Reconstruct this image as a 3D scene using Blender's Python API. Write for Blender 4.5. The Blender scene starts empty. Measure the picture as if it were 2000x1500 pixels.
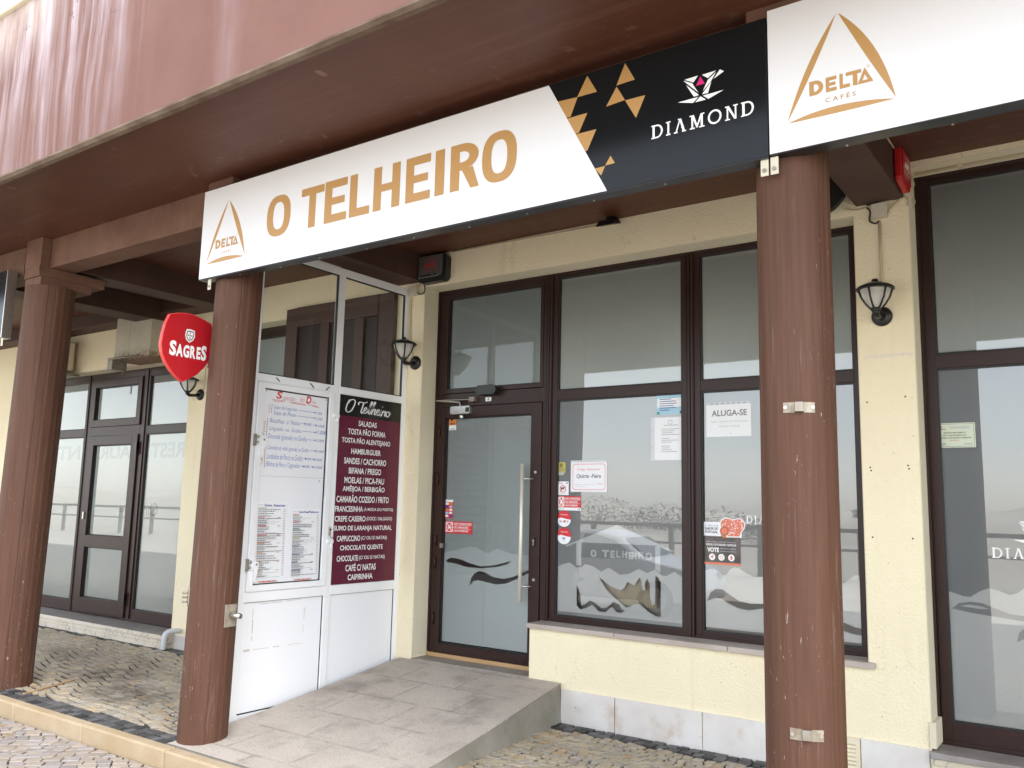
import bpy, bmesh, math, random
from mathutils import Vector, Matrix
from mathutils.geometry import tessellate_polygon
R = math.radians
rnd = random.Random(7)
SC = bpy.context.scene
COL = SC.collection

# ------------------------------------------------------------------ camera
cam = bpy.data.cameras.new('camera'); cam_o = bpy.data.objects.new('camera', cam); COL.objects.link(cam_o)
cam.sensor_width = 36.0; cam.lens = 36.0 * 1686.3 / 2000.0; cam.clip_start = 0.05; cam.clip_end = 2000
yaw, pitch, roll = 0.619364, 0.140232, 0.0225181
fw = Vector((-math.sin(yaw)*math.cos(pitch), math.cos(yaw)*math.cos(pitch), math.sin(pitch)))
rt0 = Vector((math.cos(yaw), math.sin(yaw), 0)); up0 = rt0.cross(fw)
rt = rt0*math.cos(roll) + up0*math.sin(roll); up = -rt0*math.sin(roll) + up0*math.cos(roll)
M = Matrix((rt, up, -fw)).transposed().to_4x4(); M.translation = (0, -5.85, 1.62)
cam_o.matrix_world = M
SC.camera = cam_o

# ------------------------------------------------------------------ world, sun, exposure
SUN_EL, SUN_AZ = R(52), R(112)            # azimuth measured clockwise from +Y; the light comes from the street side, a little left
w = bpy.data.worlds.new('World'); SC.world = w; w.use_nodes = True
nt = w.node_tree; bg = nt.nodes['Background']
sky = nt.nodes.new('ShaderNodeTexSky'); sky.sky_type = 'NISHITA'; sky.sun_disc = False
sky.sun_elevation = SUN_EL; sky.sun_rotation = SUN_AZ; sky.air_density = 1.0; sky.dust_density = 0.6; sky.ozone_density = 1.0
hs = nt.nodes.new('ShaderNodeHueSaturation'); hs.inputs['Saturation'].default_value = 0.36
nt.links.new(sky.outputs['Color'], hs.inputs['Color']); nt.links.new(hs.outputs['Color'], bg.inputs['Color'])
bg.inputs['Strength'].default_value = 0.15
sl = bpy.data.lights.new('sun', 'SUN'); sl.energy = 1.5; sl.angle = R(50); sl.color = (1.0, 0.975, 0.945)
so = bpy.data.objects.new('sun', sl); COL.objects.link(so)
sd = Vector((math.sin(SUN_AZ)*math.cos(SUN_EL), math.cos(SUN_AZ)*math.cos(SUN_EL), math.sin(SUN_EL)))
so.rotation_euler = sd.to_track_quat('Z', 'Y').to_euler(); so.location = (-8, -20, 20)
SC.view_settings.view_transform = 'Standard'; SC.view_settings.look = 'None'
SC.view_settings.exposure = 1.95; SC.view_settings.gamma = 1.0
SC.cycles.max_bounces = 8; SC.cycles.diffuse_bounces = 5; SC.cycles.glossy_bounces = 4; SC.cycles.transparent_max_bounces = 10
SC.cycles.use_denoising = True

# ------------------------------------------------------------------ materials
MATS = {}
def srgb(r, g, b):
    f = lambda c: (c/255/12.92) if c/255 <= .04045 else ((c/255+.055)/1.055)**2.4
    return (f(r), f(g), f(b))
def mat(name, col, rough=.6, var=.0, scale=6., col2=None, stretch=None, bump=0., bscale=90., metal=0., spec=.5,
        specks=None, speck_scale=60., speck_thr=.73, coat=0., detail=6.):
    """principled material; var = noise mix towards col2; stretch squeezes the noise; specks = colour of small scattered spots"""
    m = bpy.data.materials.new(name); m.use_nodes = True; MATS[name] = m
    n, l = m.node_tree.nodes, m.node_tree.links
    p = n['Principled BSDF']
    p.inputs['Base Color'].default_value = (*col, 1); p.inputs['Roughness'].default_value = rough
    p.inputs['Metallic'].default_value = metal; p.inputs['Specular IOR Level'].default_value = spec
    if coat: p.inputs['Coat Weight'].default_value = coat; p.inputs['Coat Roughness'].default_value = .08
    tc = n.new('ShaderNodeTexCoord'); mp = n.new('ShaderNodeMapping'); l.new(tc.outputs['Object'], mp.inputs['Vector'])
    if stretch: mp.inputs['Scale'].default_value = stretch
    out = None
    if var:
        t = n.new('ShaderNodeTexNoise'); t.inputs['Scale'].default_value = scale; t.inputs['Detail'].default_value = detail
        t.inputs['Roughness'].default_value = .62
        l.new(mp.outputs['Vector'], t.inputs['Vector'])
        r = n.new('ShaderNodeValToRGB'); r.color_ramp.elements[0].position = .36; r.color_ramp.elements[1].position = .68
        l.new(t.outputs['Fac'], r.inputs['Fac'])
        mu = n.new('ShaderNodeMath'); mu.operation = 'MULTIPLY'; mu.inputs[1].default_value = var; l.new(r.outputs['Color'], mu.inputs[0])
        mx = n.new('ShaderNodeMix'); mx.data_type = 'RGBA'; l.new(mu.outputs[0], mx.inputs['Factor'])
        mx.inputs[6].default_value = (*col, 1); c2 = col2 or tuple(c*.6 for c in col); mx.inputs[7].default_value = (*c2, 1)
        out = mx.outputs[2]
    if specks:
        t = n.new('ShaderNodeTexNoise'); t.inputs['Scale'].default_value = speck_scale; t.inputs['Detail'].default_value = 2
        l.new(mp.outputs['Vector'], t.inputs['Vector'])
        r = n.new('ShaderNodeValToRGB'); r.color_ramp.elements[0].position = speck_thr; r.color_ramp.elements[1].position = speck_thr+.03
        l.new(t.outputs['Fac'], r.inputs['Fac'])
        mx = n.new('ShaderNodeMix'); mx.data_type = 'RGBA'; l.new(r.outputs['Color'], mx.inputs['Factor'])
        if out: l.new(out, mx.inputs[6])
        else: mx.inputs[6].default_value = (*col, 1)
        mx.inputs[7].default_value = (*specks, 1); out = mx.outputs[2]
    if out: l.new(out, p.inputs['Base Color'])
    if bump:
        t = n.new('ShaderNodeTexNoise'); t.inputs['Scale'].default_value = bscale; t.inputs['Detail'].default_value = 5
        l.new(tc.outputs['Object'], t.inputs['Vector'])
        b = n.new('ShaderNodeBump'); b.inputs['Strength'].default_value = bump; b.inputs['Distance'].default_value = .012
        l.new(t.outputs['Fac'], b.inputs['Height']); l.new(b.outputs['Normal'], p.inputs['Normal'])
    m['out'] = 1
    return m
def addmask(m, fac_socket_builder, col):
    """mix another colour over the base colour of material m where the mask built by fac_socket_builder(nodes, links, coords) is 1"""
    n, l = m.node_tree.nodes, m.node_tree.links; p = n['Principled BSDF']
    tc = [x for x in n if x.type == 'TEX_COORD'][0]
    fac = fac_socket_builder(n, l, tc.outputs['Object'])
    mx = n.new('ShaderNodeMix'); mx.data_type = 'RGBA'; l.new(fac, mx.inputs['Factor'])
    s = p.inputs['Base Color']
    if s.is_linked: l.new(s.links[0].from_socket, mx.inputs[6])
    else: mx.inputs[6].default_value = s.default_value
    mx.inputs[7].default_value = (*col, 1); l.new(mx.outputs[2], s)
def N_math(n, l, op, a, b=None, c=None):
    x = n.new('ShaderNodeMath'); x.operation = op
    for i, v in enumerate((a, b, c)):
        if v is None: continue
        if isinstance(v, (int, float)): x.inputs[i].default_value = v
        else: l.new(v, x.inputs[i])
    return x.outputs[0]
def N_noise(n, l, vec, scale, stretch=(1, 1, 1), detail=6, off=(0, 0, 0), lo=.4, hi=.6):
    mp = n.new('ShaderNodeMapping'); mp.inputs['Scale'].default_value = stretch; mp.inputs['Location'].default_value = off
    l.new(vec, mp.inputs['Vector'])
    t = n.new('ShaderNodeTexNoise'); t.inputs['Scale'].default_value = scale; t.inputs['Detail'].default_value = detail
    t.inputs['Roughness'].default_value = .6; l.new(mp.outputs['Vector'], t.inputs['Vector'])
    r = n.new('ShaderNodeMapRange'); r.inputs['From Min'].default_value = lo; r.inputs['From Max'].default_value = hi
    l.new(t.outputs['Fac'], r.inputs['Value']); return r.outputs['Result']
def N_range(n, l, v, a, b, c=0., d=1., smooth=True):
    r = n.new('ShaderNodeMapRange'); r.inputs['From Min'].default_value = a; r.inputs['From Max'].default_value = b
    r.inputs['To Min'].default_value = c; r.inputs['To Max'].default_value = d
    if smooth: r.interpolation_type = 'SMOOTHSTEP'
    l.new(v, r.inputs['Value']); return r.outputs['Result']
def N_xyz(n, l, vec):
    s = n.new('ShaderNodeSeparateXYZ'); l.new(vec, s.inputs[0]); return s.outputs

# walls and big surfaces
m = mat('cream_plaster', (.88, .79, .57), .9, .45, 1.3, (.82, .71, .50), bump=.6, bscale=58, spec=.2,
        specks=(.30, .25, .17), speck_scale=58, speck_thr=.715)
def runs(n, l, v):
    a = N_noise(n, l, v, 4, (2.2, 1, .16), 5, lo=.56, hi=.74); b = N_noise(n, l, v, 1.1, (1, 1, 1), 3, off=(2, 0, 5), lo=.45, hi=.65)
    return N_math(n, l, 'MULTIPLY', N_math(n, l, 'MULTIPLY', a, b), .38)
addmask(m, runs, (.56, .45, .29))
def crack(n, l, v):
    t = n.new('ShaderNodeTexNoise'); t.inputs['Scale'].default_value = 1.6; t.inputs['Detail'].default_value = 7; l.new(v, t.inputs['Vector'])
    d = N_math(n, l, 'ABSOLUTE', N_math(n, l, 'SUBTRACT', t.outputs['Fac'], .5)); c = N_range(n, l, d, .0022, .0, 0, 1)
    return N_math(n, l, 'MULTIPLY', N_math(n, l, 'MULTIPLY', c, N_noise(n, l, v, .9, detail=2, off=(9, 3, 1), lo=.52, hi=.60)), .6)
addmask(m, crack, (.45, .35, .22))
mat('cream_reveal', (.72, .66, .50), .85, .4, 2, (.60, .54, .40), bump=.12, bscale=40, spec=.2)
m = mat('brown_soffit', (.104, .036, .019), .5, .6, 1.6, (.068, .023, .013), (1.2, .5, 1), bump=.06, bscale=14, spec=.35,
        specks=(.19, .11, .09), speck_scale=7, speck_thr=.735)
def boards(n, l, v):
    return N_math(n, l, 'MULTIPLY', N_noise(n, l, v, 5, (.10, 2.6, 1), 5, lo=.52, hi=.66), .55)
addmask(m, boards, (.135, .060, .040))
def blotch(n, l, v):
    o = N_xyz(n, l, v); return N_math(n, l, 'MULTIPLY', N_math(n, l, 'MULTIPLY', N_range(n, l, o[1], -2.75, -2.45), N_noise(n, l, v, 9, (1, 1.6, 1), 4, lo=.60, hi=.68)), .5)
addmask(m, blotch, (.17, .10, .075))
mat('brown_beam', (.125, .058, .038), .7, .8, 3.0, (.19, .105, .07), bump=.1, bscale=20, spec=.3)
mat('dark_beam', (.085, .044, .034), .6, .6, 2.4, (.055, .028, .022), bump=.06, bscale=18, spec=.3)
m = mat('brown_column', (.110, .051, .031), .64, .72, 5, (.066, .029, .018), (9, 9, .30), bump=.12, bscale=60, spec=.28,
        specks=(.40, .29, .24), speck_scale=30, speck_thr=.765)
def colmask(n, l, v):
    o = N_xyz(n, l, v)
    a = N_noise(n, l, v, 4, (14, 14, .5), 5, lo=.60, hi=.68)
    b = N_noise(n, l, v, 2.2, (1, 1, .8), 3, off=(3, 0, 1), lo=.46, hi=.62)
    return N_math(n, l, 'MULTIPLY', N_math(n, l, 'MULTIPLY', a, b), .55)
addmask(m, colmask, (.20, .135, .11))
def chips(n, l, v):
    a = N_noise(n, l, v, 62, (1.6, 1.6, .28), 4, lo=.67, hi=.69)
    b = N_noise(n, l, v, 2.0, (1.4, 1.4, .6), 2, off=(1, 4, 2), lo=.50, hi=.58)
    return N_math(n, l, 'MULTIPLY', N_math(n, l, 'MULTIPLY', a, b), .7)
addmask(m, chips, (.52, .44, .38))

m = mat('pink_fascia', (.170, .085, .067), .75, .7, 1.2, (.135, .060, .047), bump=.12, bscale=16, spec=.3,
        specks=(.16, .075, .06), speck_scale=26, speck_thr=.74)
def streak(n, l, v):
    o = N_xyz(n, l, v)
    wob = n.new('ShaderNodeTexNoise'); wob.inputs['Scale'].default_value = 1.7; wob.inputs['Detail'].default_value = 3; l.new(v, wob.inputs['Vector'])
    vx = n.new('ShaderNodeVectorMath'); vx.operation = 'MULTIPLY_ADD'; vx.inputs[1].default_value = (.09, 0, 0); l.new(wob.outputs['Color'], vx.inputs[0]); l.new(v, vx.inputs[2]); w = vx.outputs[0]
    s1 = N_noise(n, l, w, 2.6, (1.5, 1, .10), 8, lo=.46, hi=.66)
    s2 = N_noise(n, l, w, 9, (2.2, 1, .07), 5, off=(5, 0, 0), lo=.45, hi=.72)
    cl = N_noise(n, l, v, 3.0, (1, 1, .6), 6, off=(1, 0, 4), lo=.30, hi=.62)
    lf = N_range(n, l, o[0], -4.45, -5.3)                      # the stained stretch of the parapet
    m2 = N_noise(n, l, v, 1.6, (1, 1, .02), 2, off=(.6, 0, 0), lo=.52, hi=.62)
    fa = N_math(n, l, 'MULTIPLY', N_range(n, l, o[0], -2.6, -3.6, .0, .30), m2)
    m3 = N_math(n, l, 'MAXIMUM', lf, fa)
    top = N_range(n, l, o[2], 3.75, 5.0, .45, 1.05)
    t = N_math(n, l, 'ADD', N_math(n, l, 'MULTIPLY', s1, .66), N_math(n, l, 'MULTIPLY', s2, .34))
    x = N_math(n, l, 'MULTIPLY', N_math(n, l, 'MULTIPLY', N_math(n, l, 'MULTIPLY', t, m3), top), N_range(n, l, cl, 0, 1, .55, 1.0))
    return N_math(n, l, 'MINIMUM', N_math(n, l, 'MULTIPLY', x, 1.2), .9)
addmask(m, streak, (.56, .49, .54))
def fcrack(n, l, v):
    t = n.new('ShaderNodeTexNoise'); t.inputs['Scale'].default_value = 2.1; t.inputs['Detail'].default_value = 8; l.new(v, t.inputs['Vector'])
    d = N_math(n, l, 'ABSOLUTE', N_math(n, l, 'SUBTRACT', t.outputs['Fac'], .5)); o = N_xyz(n, l, v)
    return N_math(n, l, 'MULTIPLY', N_math(n, l, 'MULTIPLY', N_range(n, l, d, .005, .001, 0, 1), N_noise(n, l, v, 1.4, detail=2, off=(3, 0, 7), lo=.52, hi=.58)), N_range(n, l, o[2], 4.2, 4.7))
addmask(m, fcrack, (.07, .045, .04))
def wash(n, l, v):
    o = N_xyz(n, l, v)
    a = N_math(n, l, 'MULTIPLY', N_range(n, l, o[2], 4.55, 5.25), N_range(n, l, o[0], -5.4, -6.3))
    return N_math(n, l, 'MULTIPLY', a, N_noise(n, l, v, 2.4, (1.5, 1, .5), 5, lo=.25, hi=.6))
addmask(m, wash, (.62, .53, .47))
mat('concrete_lip', (.20, .150, .112), .85, .9, 4, (.095, .058, .042), (1, 1, 3), bump=.3, bscale=40, spec=.2)
mat('cream_cap', (.78, .70, .52), .7, .3, 4)

# frames, doors, glass
mat('shutter_brown', (.072, .038, .030), .6, .4, 3, (.055, .028, .022)); mat('shutter_panel', (.028, .017, .014), .55, .4, 4)
mat('brown_frame', (.031, .0135, .011), .36, .3, 3, (.042, .021, .018), spec=.32)
mat('black_gasket', (.012, .011, .011), .5)
mat('white_pvc', (.88, .89, .91), .3, .25, 2.2, (.82, .83, .85), spec=.5)
mat('pvc_panel', (.87, .88, .91), .35, .3, 1.2, (.81, .82, .86), spec=.4)
mat('tan_wood', (.52, .33, .16), .6, .5, 6, (.42, .25, .12), (.6, 4, 4))
mat('steel', (.55, .54, .50), .32, .2, 20, metal=.9)
mat('satin_steel', (.80, .75, .65), .5, metal=.45)
mat('dark_steel', (.33, .31, .27), .45, .6, 14, (.20, .13, .08), metal=.6)
mat('rusty_zinc', (.40, .36, .29), .55, .8, 22, (.20, .14, .09), metal=.25)
m = mat('duct_metal', (.60, .55, .43), .55, .5, 5, (.48, .43, .33), spec=.4)
def rust(n, l, v):
    o = N_xyz(n, l, v); a = N_range(n, l, o[2], 3.36, 3.22); return N_math(n, l, 'MULTIPLY', N_math(n, l, 'MINIMUM', N_math(n, l, 'ADD', N_math(n, l, 'MULTIPLY', a, N_noise(n, l, v, 26, detail=6, lo=.42, hi=.58)), N_math(n, l, 'MULTIPLY', N_range(n, l, o[2], 3.245, 3.225), .8)), 1), .9)
addmask(m, rust, (.17, .075, .03))
mat('black_metal', (.012, .012, .012), .38, .2, 12, spec=.5)
mat('black_plastic', (.015, .015, .015), .35, spec=.5)
mat('grey_plastic', (.10, .095, .09), .3, spec=.5)
mat('ivory_plastic', (.62, .57, .45), .55, .3, 7)
mat('cable_cream', (.55, .47, .33), .7)
mat('cable_black', (.02, .02, .02), .5)
mat('red_alarm', (.50, .018, .022), .3, .2, 5, spec=.5)
mat('red_text', (.42, .03, .03), .6)
def glass(name, ior=1.95, tint=(.93, .96, .95)):
    m = bpy.data.materials.new(name); m.use_nodes = True; MATS[name] = m
    n, l = m.node_tree.nodes, m.node_tree.links; n.clear()
    o = n.new('ShaderNodeOutputMaterial'); mx = n.new('ShaderNodeMixShader'); f = n.new('ShaderNodeFresnel'); f.inputs['IOR'].default_value = ior
    t = n.new('ShaderNodeBsdfTransparent'); t.inputs['Color'].default_value = (*tint, 1)
    g = n.new('ShaderNodeBsdfGlossy'); g.inputs['Roughness'].default_value = 0.0
    tc = n.new('ShaderNodeTexCoord'); ns = n.new('ShaderNodeTexNoise'); ns.inputs['Scale'].default_value = .9; ns.inputs['Detail'].default_value = 1
    l.new(tc.outputs['Object'], ns.inputs['Vector'])
    b = n.new('ShaderNodeBump'); b.inputs['Strength'].default_value = .006; b.inputs['Distance'].default_value = .1
    l.new(ns.outputs['Fac'], b.inputs['Height']); l.new(b.outputs['Normal'], g.inputs['Normal'])
    l.new(f.outputs[0], mx.inputs[0]); l.new(t.outputs[0], mx.inputs[1]); l.new(g.outputs[0], mx.inputs[2]); l.new(mx.outputs[0], o.inputs[0])
glass('window_glass', 2.25, (.97, .985, .98)); glass('door_glass', 1.55, (.97, .985, .98)); glass('thin_glass', 1.5); 
mat('tan_backing', (.62, .53, .38), .8)
mat('interior', (.55, .53, .50), .9)
def film(name, col, tr=.3):
    m = bpy.data.materials.new(name); m.use_nodes = True; MATS[name] = m
    n, l = m.node_tree.nodes, m.node_tree.links; n.clear()
    o = n.new('ShaderNodeOutputMaterial'); mx = n.new('ShaderNodeMixShader'); mx.inputs[0].default_value = tr
    d = n.new('ShaderNodeBsdfDiffuse'); t = n.new('ShaderNodeBsdfTranslucent')
    tc = n.new('ShaderNodeTexCoord'); ns = N_noise(n, l, tc.outputs['Object'], 1.1, detail=4, lo=.3, hi=.7)
    mc = n.new('ShaderNodeMix'); mc.data_type = 'RGBA'; l.new(ns, mc.inputs['Factor']); mc.inputs[6].default_value = (*col, 1); mc.inputs[7].default_value = (*(c*.94 for c in col), 1)
    for x in (d, t): l.new(mc.outputs[2], x.inputs['Color'])
    l.new(d.outputs[0], mx.inputs[1]); l.new(t.outputs[0], mx.inputs[2]); l.new(mx.outputs[0], o.inputs[0])
film('frosted_film', (.85, .87, .84), .12); film('frosted_film_low', (.55, .56, .575), .12); film('frosted_film_light', (.95, .95, .945), .10); film('frosted_film_mid', (.40, .43, .425), .14); film('reflected_letter_film', (.66, .69, .68), .12); film('frosted_film_door', (.52, .55, .545), .12)
def milky(name):
    m = bpy.data.materials.new(name); m.use_nodes = True; MATS[name] = m
    n, l = m.node_tree.nodes, m.node_tree.links; n.clear()
    o = n.new('ShaderNodeOutputMaterial'); mx = n.new('ShaderNodeMixShader'); mx.inputs[0].default_value = .5
    t = n.new('ShaderNodeBsdfTransparent'); p = n.new('ShaderNodeBsdfPrincipled'); p.inputs['Base Color'].default_value = (.80, .78, .72, 1); p.inputs['Roughness'].default_value = .15
    l.new(t.outputs[0], mx.inputs[1]); l.new(p.outputs[0], mx.inputs[2]); l.new(mx.outputs[0], o.inputs[0])
milky('lamp_glass')
mat('scar_plaster', (.82, .74, .60), .9, .5, 20, (.70, .60, .46))
mat('bulb', (.75, .70, .60), .5)
# stone and ground
m = mat('plinth_stone', (.74, .715, .68), .6, .6, 3.2, (.60, .53, .48), bump=.05, bscale=60, spec=.4, specks=(.48, .38, .33), speck_scale=9, speck_thr=.69)
def pst(n, l, v):
    a = N_noise(n, l, v, 2.6, (1.2, 1, 1), 6, off=(7, 0, 2), lo=.60, hi=.76); return N_math(n, l, 'MULTIPLY', a, .6)
addmask(m, pst, (.42, .28, .16))
mat('sill_stone', (.52, .45, .395), .5, .7, 3.5, (.38, .31, .265), (1, 3, 3), spec=.4)
m = mat('veined_marble', (.66, .60, .50), .45, .7, 3, (.54, .46, .34), spec=.5)
def vein(n, l, v):
    t = n.new('ShaderNodeTexNoise'); t.inputs['Scale'].default_value = 3.2; t.inputs['Detail'].default_value = 5; t.inputs['Distortion'].default_value = 1.2
    l.new(v, t.inputs['Vector']); d = N_math(n, l, 'ABSOLUTE', N_math(n, l, 'SUBTRACT', t.outputs['Fac'], .5))
    return N_range(n, l, d, .016, .0, 0, .75)
addmask(m, vein, (.30, .25, .22))
mat('ledge_grey', (.32, .30, .28), .6, .8, 4, (.22, .18, .15), spec=.4)
m = mat('ramp_concrete', (.53, .47, .405), .9, .8, 1.7, (.41, .355, .305), bump=.35, bscale=120, spec=.25, specks=(.56, .53, .50), speck_scale=110, speck_thr=.66)
def joints(n, l, v):
    b = n.new('ShaderNodeTexBrick'); b.inputs['Scale'].default_value = 1.0; b.inputs['Mortar Size'].default_value = .022
    b.inputs['Mortar Smooth'].default_value = 1.0; b.inputs['Brick Width'].default_value = .60; b.inputs['Row Height'].default_value = .405
    b.inputs['Color1'].default_value = b.inputs['Color2'].default_value = (0, 0, 0, 1); b.inputs['Mortar'].default_value = (1, 1, 1, 1)
    mp = n.new('ShaderNodeMapping'); mp.inputs['Location'].default_value = (.12, .06, 0); l.new(v, mp.inputs['Vector']); l.new(mp.outputs['Vector'], b.inputs['Vector'])
    o = N_xyz(n, l, v)
    e = N_math(n, l, 'MULTIPLY', N_range(n, l, o[0], -5.2, -5.14), N_range(n, l, o[0], -3.74, -3.80))
    return N_math(n, l, 'MULTIPLY', N_math(n, l, 'MULTIPLY', b.outputs['Color'], e), N_noise(n, l, v, 6, lo=.38, hi=.80))
addmask(m, joints, (.19, .155, .135))
def worn(n, l, v): return N_math(n, l, 'MULTIPLY', N_noise(n, l, v, 3.2, detail=7, off=(2, 5, 0), lo=.52, hi=.72), .55)
addmask(m, worn, (.17, .145, .125))
def grit(n, l, v): return N_math(n, l, 'MULTIPLY', N_noise(n, l, v, 85, detail=3, lo=.52, hi=.62), .35)
addmask(m, grit, (.20, .17, .15))
m = mat('ramp_render', (.30, .285, .25), .9, .9, 3.5, (.20, .185, .15), bump=.3, bscale=50, spec=.2)
mat('step_stone', (.36, .33, .29), .55, .8, 4, (.24, .21, .18), spec=.4)
m = mat('kerb_stone', (.455, .365, .25), .85, .8, 2.5, (.38, .27, .15), bump=.2, bscale=60, spec=.2)
m = mat('joint_sand', (.055, .047, .040), .95, .6, 30, (.030, .026, .022), bump=.3, bscale=120)
def attr_stone(name, rough=.6):
    m = mat(name, (.5, .43, .32), rough, bump=.25, bscale=60, spec=.35)
    n, l = m.node_tree.nodes, m.node_tree.links; p = n['Principled BSDF']
    a = n.new('ShaderNodeAttribute'); a.attribute_name = 'tone'
    tc = [x for x in n if x.type == 'TEX_COORD'][0].outputs['Object']
    t = N_noise(n, l, tc, 28, detail=5, lo=.25, hi=.8)
    mx = n.new('ShaderNodeMix'); mx.data_type = 'RGBA'; mx.blend_type = 'MULTIPLY'; mx.inputs['Factor'].default_value = .45
    cr = n.new('ShaderNodeValToRGB'); cr.color_ramp.elements[0].color = (.45, .43, .42, 1); l.new(t, cr.inputs['Fac'])
    l.new(a.outputs['Color'], mx.inputs[6]); l.new(cr.outputs['Color'], mx.inputs[7])
    # soot and oil marks trodden into the paving by the far column
    o = N_xyz(n, l, tc)
    def blob(cx, cy, rx, ry):
        dx = N_math(n, l, 'DIVIDE', N_math(n, l, 'SUBTRACT', o[0], cx), rx); dy = N_math(n, l, 'DIVIDE', N_math(n, l, 'SUBTRACT', o[1], cy), ry)
        d = N_math(n, l, 'ADD', N_math(n, l, 'MULTIPLY', dx, dx), N_math(n, l, 'MULTIPLY', dy, dy)); return N_range(n, l, d, 1.0, .05)
    s = N_math(n, l, 'MAXIMUM', blob(-6.95, -1.55, .75, .42), blob(-7.75, -1.25, .60, .50))
    s = N_math(n, l, 'MAXIMUM', s, N_math(n, l, 'MULTIPLY', blob(-8.6, -.9, 1.3, .45), .55))
    s = N_math(n, l, 'MULTIPLY', N_math(n, l, 'MULTIPLY', s, N_noise(n, l, tc, 7, detail=6, lo=.25, hi=.6)), .72)
    m2 = n.new('ShaderNodeMix'); m2.data_type = 'RGBA'; l.new(s, m2.inputs['Factor']); l.new(mx.outputs[2], m2.inputs[6]); m2.inputs[7].default_value = (.055, .05, .045, 1)
    l.new(m2.outputs[2], p.inputs['Base Color'])
attr_stone('cobble')
m = mat('limestone_setts', (.44, .395, .33), .9, .5, 5, (.36, .32, .26), bump=.2, bscale=30)
def setts(n, l, v):
    t = n.new('ShaderNodeTexVoronoi'); t.feature = 'DISTANCE_TO_EDGE'; t.inputs['Scale'].default_value = 10; l.new(v, t.inputs['Vector']); return N_range(n, l, t.outputs['Distance'], .06, .02)
addmask(m, setts, (.10, .085, .07))
mat('asphalt', (.26, .24, .215), .9, .6, 1.2, (.36, .32, .26), bump=.2, bscale=90)
mat('sand', (.86, .80, .68), .95, .6, .5, (.66, .58, .45), bump=.3, bscale=8)
mat('weathered_wood', (.22, .18, .14), .85, .5, 4)
mat('leaf', (.27, .25, .19), .8, .6, 3, (.34, .31, .24))
# prints
mat('sign_white', (.76, .76, .785), .22, spec=.5); mat('sign_black', (.008, .009, .010), .18, spec=.30)
mat('gold', (.46, .255, .088), .4); mat('ink_white', (.86, .86, .86), .5); mat('magenta', (.60, .02, .17), .4)
mat('alu_black', (.02, .02, .021), .35, spec=.5)
mat('sign_red', (.46, .013, .020), .16, spec=.55, coat=.3); mat('rim_red', (.60, .06, .05), .3); mat('bracket_red', (.50, .17, .12), .6, .5, 20, (.36, .10, .07))
mat('burgundy', (.115, .010, .030), .25, spec=.5); mat('board_black', (.010, .010, .010), .25)
mat('maroon_ink', (.12, .02, .03), .5)
mat('whiteboard', (.85, .86, .90), .2, .2, 1.5, (.81, .82, .86)); mat('paper', (.84, .85, .87), .6); mat('paper_sleeve', (.60, .62, .65), .25)
mat('red_ink', (.62, .06, .05), .6); mat('blue_ink', (.07, .14, .45), .6); mat('brown_ink', (.45, .13, .08), .6)
mat('black_ink', (.03, .03, .035), .6); mat('grey_ink', (.22, .22, .24), .6); mat('navy_ink', (.03, .06, .35), .6)
mat('pink_ink', (.75, .22, .25), .6); mat('label_red', (.62, .03, .035), .4); mat('orange', (.70, .22, .05), .5); mat('light_grey_ink', (.42, .43, .45), .6)
mat('sky_print', (.30, .55, .72), .5, .5, 8, (.65, .78, .82)); mat('yellow_print', (.50, .42, .08), .5); mat('green_print', (.60, .66, .52), .5)
mat('green_ink', (.08, .32, .14), .6); mat('photo_brown', (.055, .045, .040), .35, .8, 9, (.16, .13, .11)); mat('salmon', (.72, .20, .12), .5)
mat('dirt_line', (.60, .54, .46), .8)
mat('car_paint', (.72, .73, .74), .25, spec=.6, coat=1); mat('car_glass', (.02, .022, .025), .05, spec=.8); mat('tyre', (.02, .02, .02), .8); mat('alloy', (.5, .5, .5), .3, metal=.8)
mat('lamp_lens', (.6, .6, .6), .1)

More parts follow.
